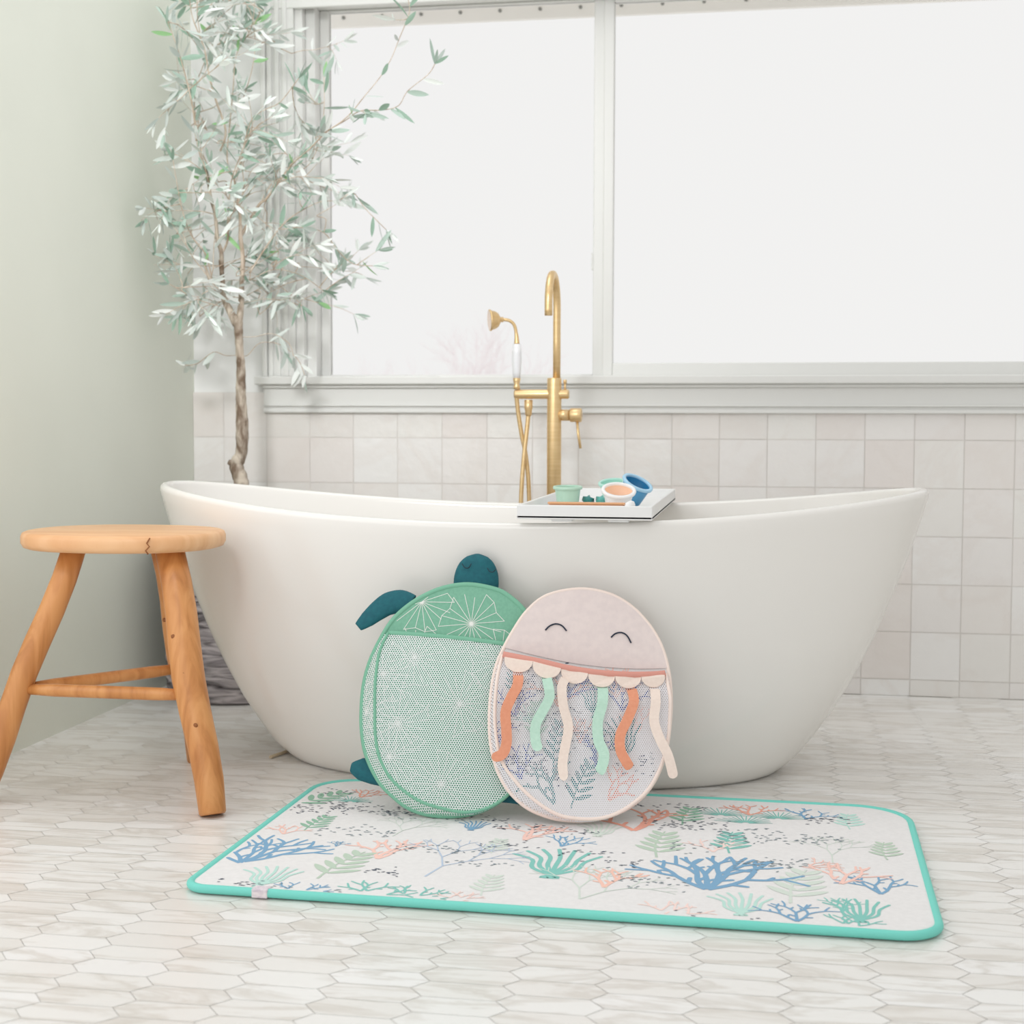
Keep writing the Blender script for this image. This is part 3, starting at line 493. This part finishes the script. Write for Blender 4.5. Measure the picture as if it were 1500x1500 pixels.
# split in the slab edge
mb=MB(); mb.tube([(.118,-.146,.522),(.112,-.1475,.512),(.118,-.149,.506),(.110,-.148,.498),(.114,-.146,.491)],.0016,M['wood_dark'],6); mb.build('crack',M['wood_dark'],seat)
legs=[((.114,-.045),(.248,-.172)),((-.085,-.045),(-.235,-.172)),((.045,.075),(.052,.25))]
for (a,b) in legs:
    mb=MB(); n=9; pts=[]; rr=[]
    for i in range(n):
        t=i/(n-1); pts.append((a[0]+(b[0]-a[0])*t+.004*math.sin(3*PI*t),a[1]+(b[1]-a[1])*t,.492-.489*t)); rr.append((.0285+.003*min(1,t*3)-.005*max(0,(t-.5)/.5)) if a[0]>.05 else .0235+.002*min(1,t*3))
    rr[-1]=.0225; pts.insert(-1,tuple(Vector(pts[-1]).lerp(Vector(pts[-2]),.06))); rr.insert(-1,.0255)
    mb.tube(pts,rr,M['wood'],22)
    if a[0]>0:
        for kx,kt in ((.008,.66),(-.008,.33),(.0,.47)):
            c=Vector((a[0]+(b[0]-a[0])*kt+kx,a[1]+(b[1]-a[1])*kt-.0305,.492-.489*kt)); mb.lathe([(0,-.0022),(.0045,0),(.0025,.0012),(0,.0012)],M['wood_dark'],12,Matrix.Translation(c)@Matrix.Rotation(PI/2,4,'X'))
    mb.build('leg',M['wood'],st)
def lp(i,t): a,b=legs[i]; return Vector((a[0]+(b[0]-a[0])*t,a[1]+(b[1]-a[1])*t,.492-.489*t))
for i,j,t in ((0,1,.56),(1,2,.56),(2,0,.50)):
    if (i,j)==(2,0): continue
    mb=MB(); p,q=lp(i,t),lp(j,t); d=(q-p).normalized(); mb.tube([p+d*.015,p.lerp(q,.2),p.lerp(q,.8),q-d*.015],[.010,.0125,.0125,.010],M['wood'],14); mb.build('stretcher',M['wood'],st)
# ------------------------------------------------------------ olive tree
px,py=-1.405,3.80
ot=empty('potted_olive_tree',(px,py,0)); tag(ot,'tall olive tree with sage leaves coloured pale with flare haze in a grey bark-textured pot in the corner','potted tree')
mb=MB(); rnd=random.Random(2)
pr=[(0,.0),(.175,.0),(.186,.008),(.192,.03)]+[(.192+.012*(i/14)+(.003 if i%2 else -.002),.03+.37*i/14) for i in range(1,15)]+[(.212,.41),(.208,.42),(.190,.42),(.186,.36),(0,.36)]
mb.lathe(pr,M['pot'],72)
for v in mb.bm.verts:
    if .02<v.co.z<.40 and math.hypot(v.co.x,v.co.y)>.188:
        a=math.atan2(v.co.y,v.co.x); k=1+.014*math.sin(7*a+v.co.z*60)+.010*math.sin(13*a-v.co.z*90); v.co.x*=k; v.co.y*=k
mb.build('pot',M['pot'],ot)
mb=MB(); mb.lathe([(0,.372),(.05,.374),(.12,.369),(.187,.366)],M['soil'],40); mb.build('soil',M['soil'],ot)
O=Vector((px,py,0)); BR=DATA['branches']
mb=MB(); t0=BR[0]; base=Vector(t0[0][:3])
pts=[Vector((base.x-.03,py-.01,.36)),Vector((base.x-.02,py-.015,.45))]+[Vector(q[:3]) for q in t0]; rad=[.032,.029]+[q[3] for q in t0]
pts=[p_-O for p_ in pts]; sm=cr(pts,6); rs_=[]
for i in range(len(sm)):
    t=i/6; k=min(len(rad)-2,int(t)); rs_.append((rad[k]+(rad[k+1]-rad[k])*(t-k))*(1+.05*math.sin(i*1.7)))
mb.tube(sm,rs_,M['bark'],18); TRUNK=[q.copy() for q in sm]
kn=Vector(BR[0][2][:3])-O; mb.tube([kn,kn+Vector((-.018,-.012,.010))],[.012,.007],M['bark'],10)
mb.build('trunk',M['bark'],ot)
leaves=MB(); rnd=random.Random(21)
def leaf(P,d,ln,wd,m,roll):
    d=d.normalized(); side=d.cross(Vector((math.sin(roll),math.cos(roll)*1.0,.3))).normalized(); nrm=side.cross(d).normalized()
    if P.x+px+d.x*ln<-1.60: d=Vector((abs(d.x)*.3,d.y,d.z)).normalized()
    if P.y+py+max(0,d.normalized().y)*ln>YW-.06: d=Vector((d.x,-abs(d.y)*.4-.1,d.z)); P=P+Vector((0,min(0,YW-.065-P.y-py),0))
    if P.x+px<-1.60: P=P+Vector((-1.60-P.x-px,0,0))
    n=6; A=[];Bq=[];Cc=[]; cv=rnd.uniform(-.25,.35)
    for i in range(n+1):
        t=i/n; c=P+d*ln*t-nrm*cv*ln*t*t*.6; ww=wd*.5*(math.sin(PI*min(1,t*.94+.04))**.8)
        if i==n: A.append(leaves.bm.verts.new(c)); continue
        A.append(leaves.bm.verts.new(c+side*ww-nrm*ww*.25)); Bq.append(leaves.bm.verts.new(c)); Cc.append(leaves.bm.verts.new(c-side*ww-nrm*ww*.25))
    for i in range(n-1):
        leaves.face([A[i],A[i+1],Bq[i+1],Bq[i]],m); leaves.face([Bq[i],Bq[i+1],Cc[i+1],Cc[i]],m)
    leaves.face([A[n-1],A[n],Bq[n-1]],m); leaves.face([Bq[n-1],A[n],Cc[n-1]],m)
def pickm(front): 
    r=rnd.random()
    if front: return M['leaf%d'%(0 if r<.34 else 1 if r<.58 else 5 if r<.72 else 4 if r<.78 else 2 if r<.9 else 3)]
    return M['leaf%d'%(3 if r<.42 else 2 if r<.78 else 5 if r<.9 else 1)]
def leafy(pts,start,dens,front=True,ends=True):
    n=len(pts)
    for i in range(n-1):
        a,b=pts[i],pts[i+1]; t=i/(n-1)
        if t<start: continue
        seglen=(b-a).length; k=dens*seglen; cnt=int(k)+(1 if rnd.random()<k-int(k) else 0)
        for _ in range(cnt):
            P=a.lerp(b,rnd.random()); ax=(b-a).normalized(); an=rnd.uniform(0,2*PI)
            q=ax.orthogonal().normalized(); q.rotate(Matrix.Rotation(an,3,ax)); d=ax*rnd.uniform(.3,1.0)+q*rnd.uniform(.4,1.0)+Vector((0,0,rnd.uniform(-.5,.2)))
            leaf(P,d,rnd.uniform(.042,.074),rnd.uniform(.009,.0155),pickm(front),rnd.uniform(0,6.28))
    if ends:
        ax=(pts[-1]-pts[-2]).normalized()
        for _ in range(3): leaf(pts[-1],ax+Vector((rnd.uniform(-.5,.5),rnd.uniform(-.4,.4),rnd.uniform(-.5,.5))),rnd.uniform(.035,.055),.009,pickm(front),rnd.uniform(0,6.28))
def twig(P,d,ln,r,front,depth=1):
    n=5; pts=[P.copy()]; dd=d.normalized()
    for i in range(n):
        dd=(dd+Vector((rnd.uniform(-.22,.22),rnd.uniform(-.22,.22),rnd.uniform(-.22,.14)))).normalized(); q=pts[-1]+dd*ln/n
        q.x=max(q.x,-1.61-px); q.y=min(q.y,YW-.07-py); pts.append(q)
    twigs.tube(pts,[r*(1-.13*i) for i in range(n+1)],M['twig'],6,cap=False)
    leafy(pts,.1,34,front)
    if depth:
        for _ in range(2):
            i=rnd.randint(1,4); q=Vector((rnd.uniform(-1,1),rnd.uniform(-1,1),rnd.uniform(-.6,.9))); twig(pts[i],dd*.6+q*.7,ln*.55,r*.7,front,depth-1)
twigs=MB()
for bi,b in enumerate(BR[1:]):
    pts=[Vector(q[:3])-O for q in b]; rad=[q[3] for q in b]; sm=cr(pts,5); rs_=[]
    for i in range(len(sm)):
        t=i/5; k=min(len(rad)-2,int(t)); rs_.append(max(.0011,rad[k]+(rad[k+1]-rad[k])*(t-k)))
    big=rad[0]>.006
    mb=MB(); mb.tube(sm,rs_,M['bark'] if big else M['twig'],12 if big else 8)
    o=mb.build('branch',None,ot)
    tip=[i for i in range(len(sm)) if sm[i].z>.9]
    thin=rad[-1]<.004
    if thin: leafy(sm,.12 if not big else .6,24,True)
    # side twigs
    right=sm[-1].x>.28
    cnt=(3 if thin else 2)
    if right: cnt=1
    for _ in range(cnt):
        i=rnd.randint(int(len(sm)*.35),len(sm)-1); P=sm[i]
        if P.z<.98: continue
        q=Vector((rnd.uniform(-.9,.9),rnd.uniform(-.8,1),rnd.uniform(-.3,.9)))
        twig(P,q,rnd.uniform(.10,.2) if not right else .07,.0016,rnd.random()<.45,1 if not right else 0)
# dense pale crown in the corner
for _ in range(20):
    P=Vector((rnd.uniform(-.22,.14),rnd.uniform(-.05,.2),rnd.uniform(1.02,1.95))); q=Vector((rnd.uniform(-.8,.9),rnd.uniform(-.4,.6),rnd.uniform(.1,1)))
    src=min((Vector(x[:3])-O for b in BR[4:] for x in b),key=lambda s_:(s_-P).length)
    twigs.tube(cr([src,src.lerp(P,.35)+Vector((.012,0,.02)),src.lerp(P,.7)+Vector((-.006,.01,.012)),P],4),.0015,M['twig'],6,cap=False)
    twig(P,q,rnd.uniform(.10,.2),.0013,False,1)
for _ in range(10):
    P=Vector((rnd.uniform(.0,.24),rnd.uniform(-.05,.15),rnd.uniform(1.02,1.5))); q=Vector((rnd.uniform(0,1),rnd.uniform(-.4,.6),rnd.uniform(-.6,.6)))
    src=min((Vector(x[:3])-O for b in BR[4:] for x in b),key=lambda s_:(s_-P).length)
    twigs.tube(cr([src,src.lerp(P,.35)+Vector((.012,0,.02)),src.lerp(P,.7)+Vector((-.006,.01,.012)),P],4),.0013,M['twig'],6,cap=False)
    twig(P,q,rnd.uniform(.08,.14),.0012,False,0)
# low wisps
for pp in ([(.03,.0,.92),(.06,.02,.955),(.11,.05,.95),(.15,.07,.91),(.165,.08,.87)],[(-.03,0,.92),(-.07,.01,.93),(-.12,.02,.90),(-.16,.03,.895)],[(.05,.0,.97),(.09,.03,.98),(.13,.05,.955),(.14,.06,.92)]):
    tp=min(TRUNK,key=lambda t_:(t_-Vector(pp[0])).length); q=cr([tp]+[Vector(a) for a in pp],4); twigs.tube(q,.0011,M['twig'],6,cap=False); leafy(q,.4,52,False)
twigs.build('twig',None,ot)['kind']='stuff'
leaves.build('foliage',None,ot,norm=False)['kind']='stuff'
# ------------------------------------------------------------ mat
mroot=empty('bath_mat',(-.35,2.5,.0015),(0,0,R(-1.3))); tag(mroot,'cushioned mat with sea coral print and turquoise piping on the marble floor','mat')
MX0,MX1,MY0,MY1=-.535,.62,-.355,.350
def rrect(x0,x1,y0,y1,rads,k=8):
    out=[]
    for (cx,cy,a0),r in zip(((x0,y0,PI),(x1,y0,1.5*PI),(x1,y1,0),(x0,y1,.5*PI)),rads):
        ox=cx+(r if cx==x0 else -r); oy=cy+(r if cy==y0 else -r)
        for i in range(k+1): a=a0+.5*PI*i/k; out.append((ox+r*math.cos(a),oy+r*math.sin(a)))
    return out
MR=[.035,.06,.10,.085]
wob=lambda x,y:.0009*math.sin(9*x+1)+.0007*math.sin(14*y+5*x)
ol=rrect(MX0,MX1,MY0,MY1,MR)
mb=MB()
def dens(ol,n=3):
    o=[]
    for i in range(len(ol)):
        a=Vector(ol[i]); b=Vector(ol[(i+1)%len(ol)]); m_=max(1,int((b-a).length/.04))
        for j in range(m_): o.append(tuple(a.lerp(b,j/m_)))
    return o
old=dens(ol); cxm,cym=(MX0+MX1)/2,(MY0+MY1)/2
TOPZ=.0115
bot=[mb.bm.verts.new((x,y,0)) for x,y in old]; top=[mb.bm.verts.new((x,y,TOPZ-.001)) for x,y in old]; inn=[mb.bm.verts.new((cxm+(x-cxm)*.985,cym+(y-cym)*.975,TOPZ)) for x,y in old]
n=len(old)
for k in range(n):
    mb.face([bot[k],bot[(k+1)%n],top[(k+1)%n],top[k]],M['matw']); mb.face([top[k],top[(k+1)%n],inn[(k+1)%n],inn[k]],M['matw'])
mb.face(bot[::-1],M['matw'],False); mb.face(inn,M['matw'],False)
def inside(x,y,mg=.012):
    if not(MX0+mg<x<MX1-mg and MY0+mg<y<MY1-mg): return False
    for (cx,cy),r in zip(((MX0,MY0),(MX1,MY0),(MX1,MY1),(MX0,MY1)),MR):
        ox=cx+(r if cx<0 else -r); oy=cy+(r if cy<0 else -r)
        if (x-ox)*(1 if cx>0 else -1)>0 and (y-oy)*(1 if cy>0 else -1)>0 and math.hypot(x-ox,y-oy)>r-mg: return False
    return True
mi_=Matrix.Rotation(R(1.3),2)
def tomat(x,y): v=mi_@Vector((x+.35,y-2.5)); return v.x,v.y
plane=lambda u,v,o: Vector((u,v,TOPZ+.0002+o))
for i,(k,x,y,s,c,ang,sd) in enumerate(DATA['motifs']):
    u,v=tomat(x,y); motif(mb,k,u,v,s*(1.75 if k!='anem' else 1.5),M['p_'+c],ang*.8,sd,plane,(i%20)*.000012,clip=inside)
for i,(x,y,w,h,n_,c) in enumerate(DATA['dashes']):
    u,v=tomat(x,y); dashes(mb,u,v,w,h*1.3,int(n_*1.3),M['p_'+c],plane,.0004+i*.000003,i,inside,.0055)
mb.build('mat_cushion',None,mroot,norm=False)
mb=MB(); op=old; mb.tube([(x,y,.0072) for x,y in op],.0072,M['piping'],12,up=(0,0,1),closed=True); mb.build('piping',M['piping'],mroot)
u,v=tomat(-.765,2.14); mb=MB(); mb.box(u-.013,u+.013,MY0-.0085,MY0+.012,.0005,.0152,M['tag'],.002); mb.build('label_tag',M['tag'],mroot)
# ------------------------------------------------------------ bath toy bags
def fill(mb,ol,w,m,wf=None):
    n=len(ol); c=Vector((sum(p[0] for p in ol)/n,0,sum(p[1] for p in ol)/n)); RN=8; prev=None
    for j in range(RN,0,-1):
        s=j/RN; ring=[mb.bm.verts.new(Vector((c.x+(p[0]-c.x)*s,(w if wf is None else wf(s,c.x+(p[0]-c.x)*s,c.z+(p[1]-c.z)*s)),c.z+(p[1]-c.z)*s))) for p in ol]
        if prev:
            for k in range(n): mb.face([prev[k],prev[(k+1)%n],ring[(k+1)%n],ring[k]],m)
        prev=ring
    cv=mb.bm.verts.new(Vector((c.x,(w if wf is None else wf(0,c.x,c.z)),c.z)))
    for k in range(n): mb.face([prev[k],prev[(k+1)%n],cv],m)
def smooth2(pts,k=5,closed=True): return [(p.x,p.y) for p in cr([(a,b,0) for a,b in pts],k,closed)]
def in_poly(ol):
    def f(x,y):
        c=False; n=len(ol)
        for i in range(n):
            x1,y1=ol[i]; x2,y2=ol[(i+1)%n]
            if (y1>y)!=(y2>y) and x<(x2-x1)*(y-y1)/(y2-y1)+x1: c=not c
        return c
    return f
def ymax(ol,x):   # lower chord line helper: interpolate polyline ordered by x
    for a,b in zip(ol,ol[1:]):
        if a[0]<=x<=b[0]: return a[1]+(b[1]-a[1])*(x-a[0])/(b[0]-a[0])
    return ol[0][1] if x<ol[0][0] else ol[-1][1]
# turtle
TU=empty('turtle_toy_bag',(-.58,2.608,.0195),(R(-22),0,R(3))); tag(TU,'green turtle-shaped mesh bath toy bag leaning on the tub, left of the pink one','toy bag')
rim=smooth2(DATA['t_rim']); mb=MB(); fill(mb,rim,0,M['sagef'],lambda s,x,z:-.0012); fill(mb,rim,.0,M['sagef'],lambda s,x,z:.0012)
ins_t=in_poly([(-.004+(x+.004)*.975,.205+(z-.205)*.975) for x,z in rim]); pl=lambda u,v,o: Vector((u,-.0018-o,v))
for i,(cx,cz) in enumerate([q for k_,q in enumerate(DATA['t_stars']) if k_ not in (5,10,12,13)]):
    rnd=random.Random(i); n=18; rr=.0640; ends=[]
    for k in range(n):
        a=2*PI*k/n+.1*i; l=rr*(1.0,.82,.94)[k%3]
        e=(cx+l*math.cos(a),cz+l*math.sin(a)); ends.append(e); pts=[]
        for q in range(9):
            p_=(cx+(e[0]-cx)*q/8,cz+(e[1]-cz)*q/8)
            if ins_t(*p_): pts.append(p_)
            else: break
        if len(pts)>1: stroke(mb,pts,[.0011]*len(pts),M['white_print'],pl,i*.00001,2)
    for k in range(n):
        a_,b_=ends[k],ends[(k+1)%n]
        if ins_t(*a_) and ins_t(*b_) and k%6<3: stroke(mb,[a_,b_],[.0011]*2,M['white_print'],pl,i*.00001+.000003,2)
mb.build('back_panel',None,TU,norm=False)
mb=MB(); mb.tube([V3(p) for p in rim],.0042,M['sageb'],8,up=(0,1,0),closed=True,flat=(1.15,.9)); mb.build('rim',M['sageb'],TU)
pk=DATA['t_pocket']; pks=smooth2(pk,5,False)
wt=lambda x: -.033+.022*max(0,min(1,(x+.02)/.16))
band=[pk[0]]+[(pk[0][0]+(pk[-1][0]-pk[0][0])*t,pk[0][1]+(pk[-1][1]-pk[0][1])*t+.004*math.sin(PI*t)) for t in (.2,.4,.6,.8)]+[pk[-1]]
bs=smooth2(band,4,False)
top_w=lambda x: -.010
def wpt(x,z):
    zt=ymax(bs,x); k=max(0,min(1,(zt-z)/.10)); return -.008+(wt(x)+.008)*k**.7
poly=pks+bs[::-1][1:-1]
mb=MB(); fill(mb,poly,0,M['net'],lambda s,x,z:wpt(x,z)-.006*(1-s*s)); o=mb.build('mesh_pocket',M['net'],TU); uv_xz(o)
mb=MB(); mb.tube([V3(p,wpt(*p)) for p in pks],.0030,M['sageb'],8,up=(0,1,0)); mb.tube([V3(p,-.0085) for p in bs],.0045,M['sageb'],8,up=(0,1,0),flat=(1,.45)); mb.build('pocket_binding',M['sageb'],TU)
# gusset netting between rims
def gusset(mb,front,back,wfn,m):
    prev=None; nb=len(back)
    for p in front:
        q=min(back,key=lambda b:(b[0]-p[0])**2+(b[1]-p[1])**2)
        a=mb.bm.verts.new(V3(p,wfn(*p))); b=mb.bm.verts.new(V3(q,-.001))
        mid=mb.bm.verts.new((V3(p,wfn(*p))+V3(q,-.001))/2+Vector((0,0,-.004)))
        if prev: mb.face([prev[0],a,mid,prev[1]],m); mb.face([prev[1],mid,b,prev[2]],m)
        prev=(a,mid,b)
mb=MB(); gusset(mb,pks,rim,wpt,M['net']); o=mb.build('side_netting',M['net'],TU); uv_xz(o)
def plush(name,pts,rads,m,par,thick=.42):
    sm=cr([V3(p,w) for p,w in pts],6); n=len(sm); rr=[]
    for i in range(n):
        t=i/6; k=min(len(rads)-2,int(t)); rr.append(rads[k]+(rads[k+1]-rads[k])*(t-k))
    mb=MB(); mb.tube(sm,rr,m,20,up=(0,1,0),flat=(1,thick)); return mb.build(name,m,par)
hd=DATA['t_head']; hx=hd[1][0]
hb=hd[0][1]; ht=.5065
pts=[];rads=[]
for i in range(15):
    t=i/14; z=hb+(ht-hb)*t; pts.append(((hx+.002*t,z),.027-.019*min(1,t*1.25)))
    zz=max(0,(t-.36)/.64); rads.append((.0445-.003*max(0,.36-t))*math.sqrt(max(0.004,1-zz**2.1)))
hobj=plush('head',pts,rads,M['teal'],TU,.40)
for e in (DATA['t_eyes'][:4],DATA['t_eyes'][4:]):
    mb=MB(); mb.tube(cr([V3(p,-.0116) for p in e],4),.0012,M['stitch'],6); mb.build('stitched_eye',M['stitch'],hobj)
plush('flipper',[(p,.0165) for p in DATA['t_arm']],[.022,.024,.0235,.0205,.0165,.009],M['teal'],TU)
f=DATA['t_foot']; plush('flipper',[(p,.0165) for p in f],[.026,.025,.021,.008],M['teal'],TU,.5)
f=DATA['t_foot2']; plush('flipper',[(p,.013) for p in f],[.014,.014,.013,.006],M['teal'],TU,.5)
# jellyfish
JE=empty('jellyfish_toy_bag',(-.335,2.606,.012),(R(-22.5),0,R(12))); tag(JE,'blush jellyfish-shaped mesh bath toy bag with smiling eyes and dangling ribbons','toy bag')
rim=smooth2(DATA['j_rim']); mb=MB(); fill(mb,rim,0,M['matw'],lambda s,x,z:-.0008); fill(mb,rim,0,M['blush'],lambda s,x,z:.0012)
ins_j=in_poly([(x*.95,.2+(z-.2)*.95) for x,z in rim]); pj=lambda u,v,o: Vector((u,-.0012-o,v)); rnd=random.Random(8)
for i,(k,u,v,s,c,a) in enumerate([('coral',-.10,.20,.05,'blue',0),('coral',-.02,.22,.06,'coral',10),('weed',.05,.20,.05,'teal',0),('coral',.10,.21,.055,'blue',0),('anem',-.07,.19,.03,'teal2',0),
    ('coral',-.09,.085,.055,'blue',-20),('leaf',-.03,.10,.07,'teal',10),('coral',-.03,.04,.075,'teal',-15),('coral',.05,.10,.06,'blue',10),('coral',.07,.045,.06,'coral',30),('weed',.10,.12,.06,'teal',0),('leaf',.0,.03,.07,'teal',25),
    ('coral',.13,.17,.045,'pink',0),('coral',-.13,.15,.04,'blue',0),('coral',.02,.15,.04,'coral',0),('leaf',-.06,.15,.06,'sage2',0),('coral',.09,.235,.05,'pink',0),('coral',0,.235,.05,'blue',20),('leaf',-.1,.235,.05,'teal',0)]):
    motif(mb,k,u,v,s*1.35,M['j_'+c] if c in('blue','teal') else M['p_'+c],a,i+60,pj,i*.00001,clip=ins_j)
for i in range(14): dashes(mb,rnd.uniform(-.1,.12),rnd.uniform(.06,.28),.08,.04,26,M['p_navy'],pj,.0003+i*.00001,i,ins_j,.0050)
mb.build('back_panel',None,JE,norm=False)
mb=MB(); mb.tube([V3(p) for p in rim],.0038,M['blushb'],8,up=(0,1,0),closed=True); mb.build('rim',M['blushb'],JE)
# upper face panel
fe=smooth2(DATA['j_face_edge'],5,False); up=[p for p in rim if p[1]>ymax(fe,p[0])+.001]
up.sort(key=lambda p: math.atan2(p[1]-.30,p[0]-.01) if math.atan2(p[1]-.30,p[0]-.01)>-1.6 else math.atan2(p[1]-.30,p[0]-.01)+2*PI)
poly=up+fe
mb=MB(); fill(mb,poly,-.004,M['blush'],lambda s,x,z:-.003-.003*(1-s*s)); face=mb.build('face_panel',M['blush'],JE)
for key in ('j_eye','j_eye2'):
    mb=MB(); mb.tube(cr([V3(p,-.0068) for p in DATA[key]],6),.0014,M['navy'],8); mb.build('embroidered_eye',M['navy'],face)
pk=DATA['j_pocket']; pks=smooth2(pk,5,False); bd=smooth2(DATA['j_band'],6,False)
wj=lambda x,z: -.006-.022*max(0,min(1,(ymax(bd,x)+.015-z)/.07))**.6
bw=lambda x: -.008-.016*max(0,1-((x-.02)/.155)**2)
poly=pks+bd[::-1][1:-1]
def wjj(x,z):
    k=max(0,min(1,(ymax(bd,x)-z)/.05)); return bw(x)+(wj(x,z)-bw(x))*k
mb=MB(); fill(mb,poly,0,M['net2'],lambda s,x,z:wjj(x,z)-.003*(1-s*s)); o=mb.build('mesh_pocket',M['net2'],JE); uv_xz(o)
mb=MB(); mb.tube([V3(p,wjj(*p)) for p in pks],.0032,M['blushb'],8,up=(0,1,0)); mb.build('pocket_binding',M['blushb'],JE)
mb=MB(); gusset(mb,pks,rim,wjj,M['net2']); o=mb.build('side_netting',M['net2'],JE); uv_xz(o)
mb=MB(); mb.tube([V3(p,bw(p[0])-.004) for p in bd],.0058,M['band'],8,up=(0,1,0),flat=(1,.6)); mb.build('band',M['band'],JE)
sc=DATA['j_scal']
for i in range(6):
    a,b=Vector(sc[i]),Vector(sc[i+1]); c=(a+b)/2; r=(b-a).length/2*.99; d=(b-a).normalized(); nn=Vector((d.y,-d.x)); mb=MB(); fr=[];bk=[]
    if nn.y>0: nn=-nn
    for k in range(17):
        t=PI*k/16; q=c+d*(-math.cos(t))*r+nn*math.sin(t)*r*.88; w=bw(q.x)-.0075; fr.append(mb.bm.verts.new((q.x,w-.0008,q.y))); bk.append(mb.bm.verts.new((q.x,w+.0008,q.y)))
    for q in (b+Vector((0,.008)),a+Vector((0,.008))):
        w=bw(q.x)-.002; fr.append(mb.bm.verts.new((q.x,w-.0008,q.y))); bk.append(mb.bm.verts.new((q.x,w+.0008,q.y)))
    mb.face(fr,M['palef'],False); mb.face(bk[::-1],M['palef'],False); n_=len(fr)
    for k in range(n_): mb.face([fr[k],bk[k],bk[(k+1)%n_],fr[(k+1)%n_]],M['palef'],False)
    mb.build('scallop',M['palef'],JE)
cols=['salmon','mintf','palef','mintf','salmon','palef']; wid=[.0190,.0185,.0175,.0195,.0185,.018]
lab=['salmon ribbon','mint ribbon','pale peach ribbon']*2
for i,t in enumerate(DATA['j_tent']):
    sm=cr([(p[0],p[1],0) for p in t],6); n_=len(sm); mb=MB(); fr=[];
    lv=[]
    for j in range(n_):
        tt=(sm[min(n_-1,j+1)]-sm[max(0,j-1)]).normalized(); q=Vector((-tt.y,tt.x,0)); z=sm[j].y; x=sm[j].x; f_=j/(n_-1)
        hw=wid[i]/2*(1.0 if f_<.9 else math.sqrt(max(.05,1-((f_-.9)/.1)**2)))
        w=bw(x)-.001 if f_<.05 else min(bw(x)-.006,wjj(x,min(z,ymax(bd,x)-.0))-.0145-.004*math.sin(f_*5+i))
        L_=sm[j]+q*hw; R_=sm[j]-q*hw; lv.append([mb.bm.verts.new((L_.x,w-.0008,L_.y)),mb.bm.verts.new((R_.x,w-.0008,R_.y)),mb.bm.verts.new((R_.x,w+.0008,R_.y)),mb.bm.verts.new((L_.x,w+.0008,L_.y))])
    for a,b in zip(lv,lv[1:]):
        for k in range(4): mb.face([a[k],a[(k+1)%4],b[(k+1)%4],b[k]],M[cols[i]],False)
    mb.face(lv[0],M[cols[i]],False); mb.face(lv[-1][::-1],M[cols[i]],False)
    o=mb.build('tentacle',M[cols[i]],JE); o['label']=('salmon','mint green','pale peach','mint green','salmon','pale peach')[i]+' felt ribbon'
# ------------------------------------------------------------ light
W=bpy.data.worlds.new('World'); S.world=W; W.use_nodes=True; bg=W.node_tree.nodes['Background']
bg.inputs[0].default_value=(.985,.98,.97,1); bg.inputs[1].default_value=.90
def area(name,loc,target,sx,sy,e,col=(1,1,1)):
    l=bpy.data.lights.new(name,'AREA'); l.shape='RECTANGLE'; l.size=sx; l.size_y=sy; l.energy=e; l.color=col
    o=bpy.data.objects.new(name,l); C.objects.link(o); o.location=loc; o.rotation_euler=(Vector(target)-Vector(loc)).to_track_quat('-Z','Y').to_euler(); return o
area('left_daylight',(-2.6,1.9,1.5),(-.9,3.0,.5),2.0,1.9,10,(.965,.985,1))
area('overhead_fill',(-1.1,3.3,3.4),(-1.2,3.6,0),1.2,1.2,14,(.97,.985,1))  # added overhead fill brightening the tub's left end, not an actual skylight
area('rear_fill',(-1.6,0,1.6),(-1.2,3.8,.6),2.0,1.8,11,(.965,.985,1))  # added soft fill from behind the camera, lifts the left side
sp_=area('corner_fill',(-.9,.3,2.3),(-1.35,4.05,.95),.5,.5,3.2,(.98,.99,1)); sp_.data.spread=R(42)  # added narrow-spread fill to brighten the dark tree corner, no real fixture
# ------------------------------------------------------------ camera
cd=bpy.data.cameras.new('camera'); cam=bpy.data.objects.new('camera',cd); C.objects.link(cam); S.camera=cam
cd.sensor_width=36; cd.lens=36*2150/1500; cd.clip_start=.05; cd.clip_end=60
pitch=math.atan((750-617)/2150)
cam.matrix_world=Matrix.Translation((0,0,.745))@Matrix.Rotation(R(9.7),4,'Z')@Matrix.Rotation(PI/2-pitch,4,'X')@Matrix.Rotation(R(.15),4,'Z')
cd.dof.use_dof=True; cd.dof.focus_distance=2.72; cd.dof.aperture_fstop=5.6
vs=S.view_settings; vs.view_transform='Standard'; vs.look='None'; vs.exposure=0; vs.gamma=1; vs.use_curve_mapping=False
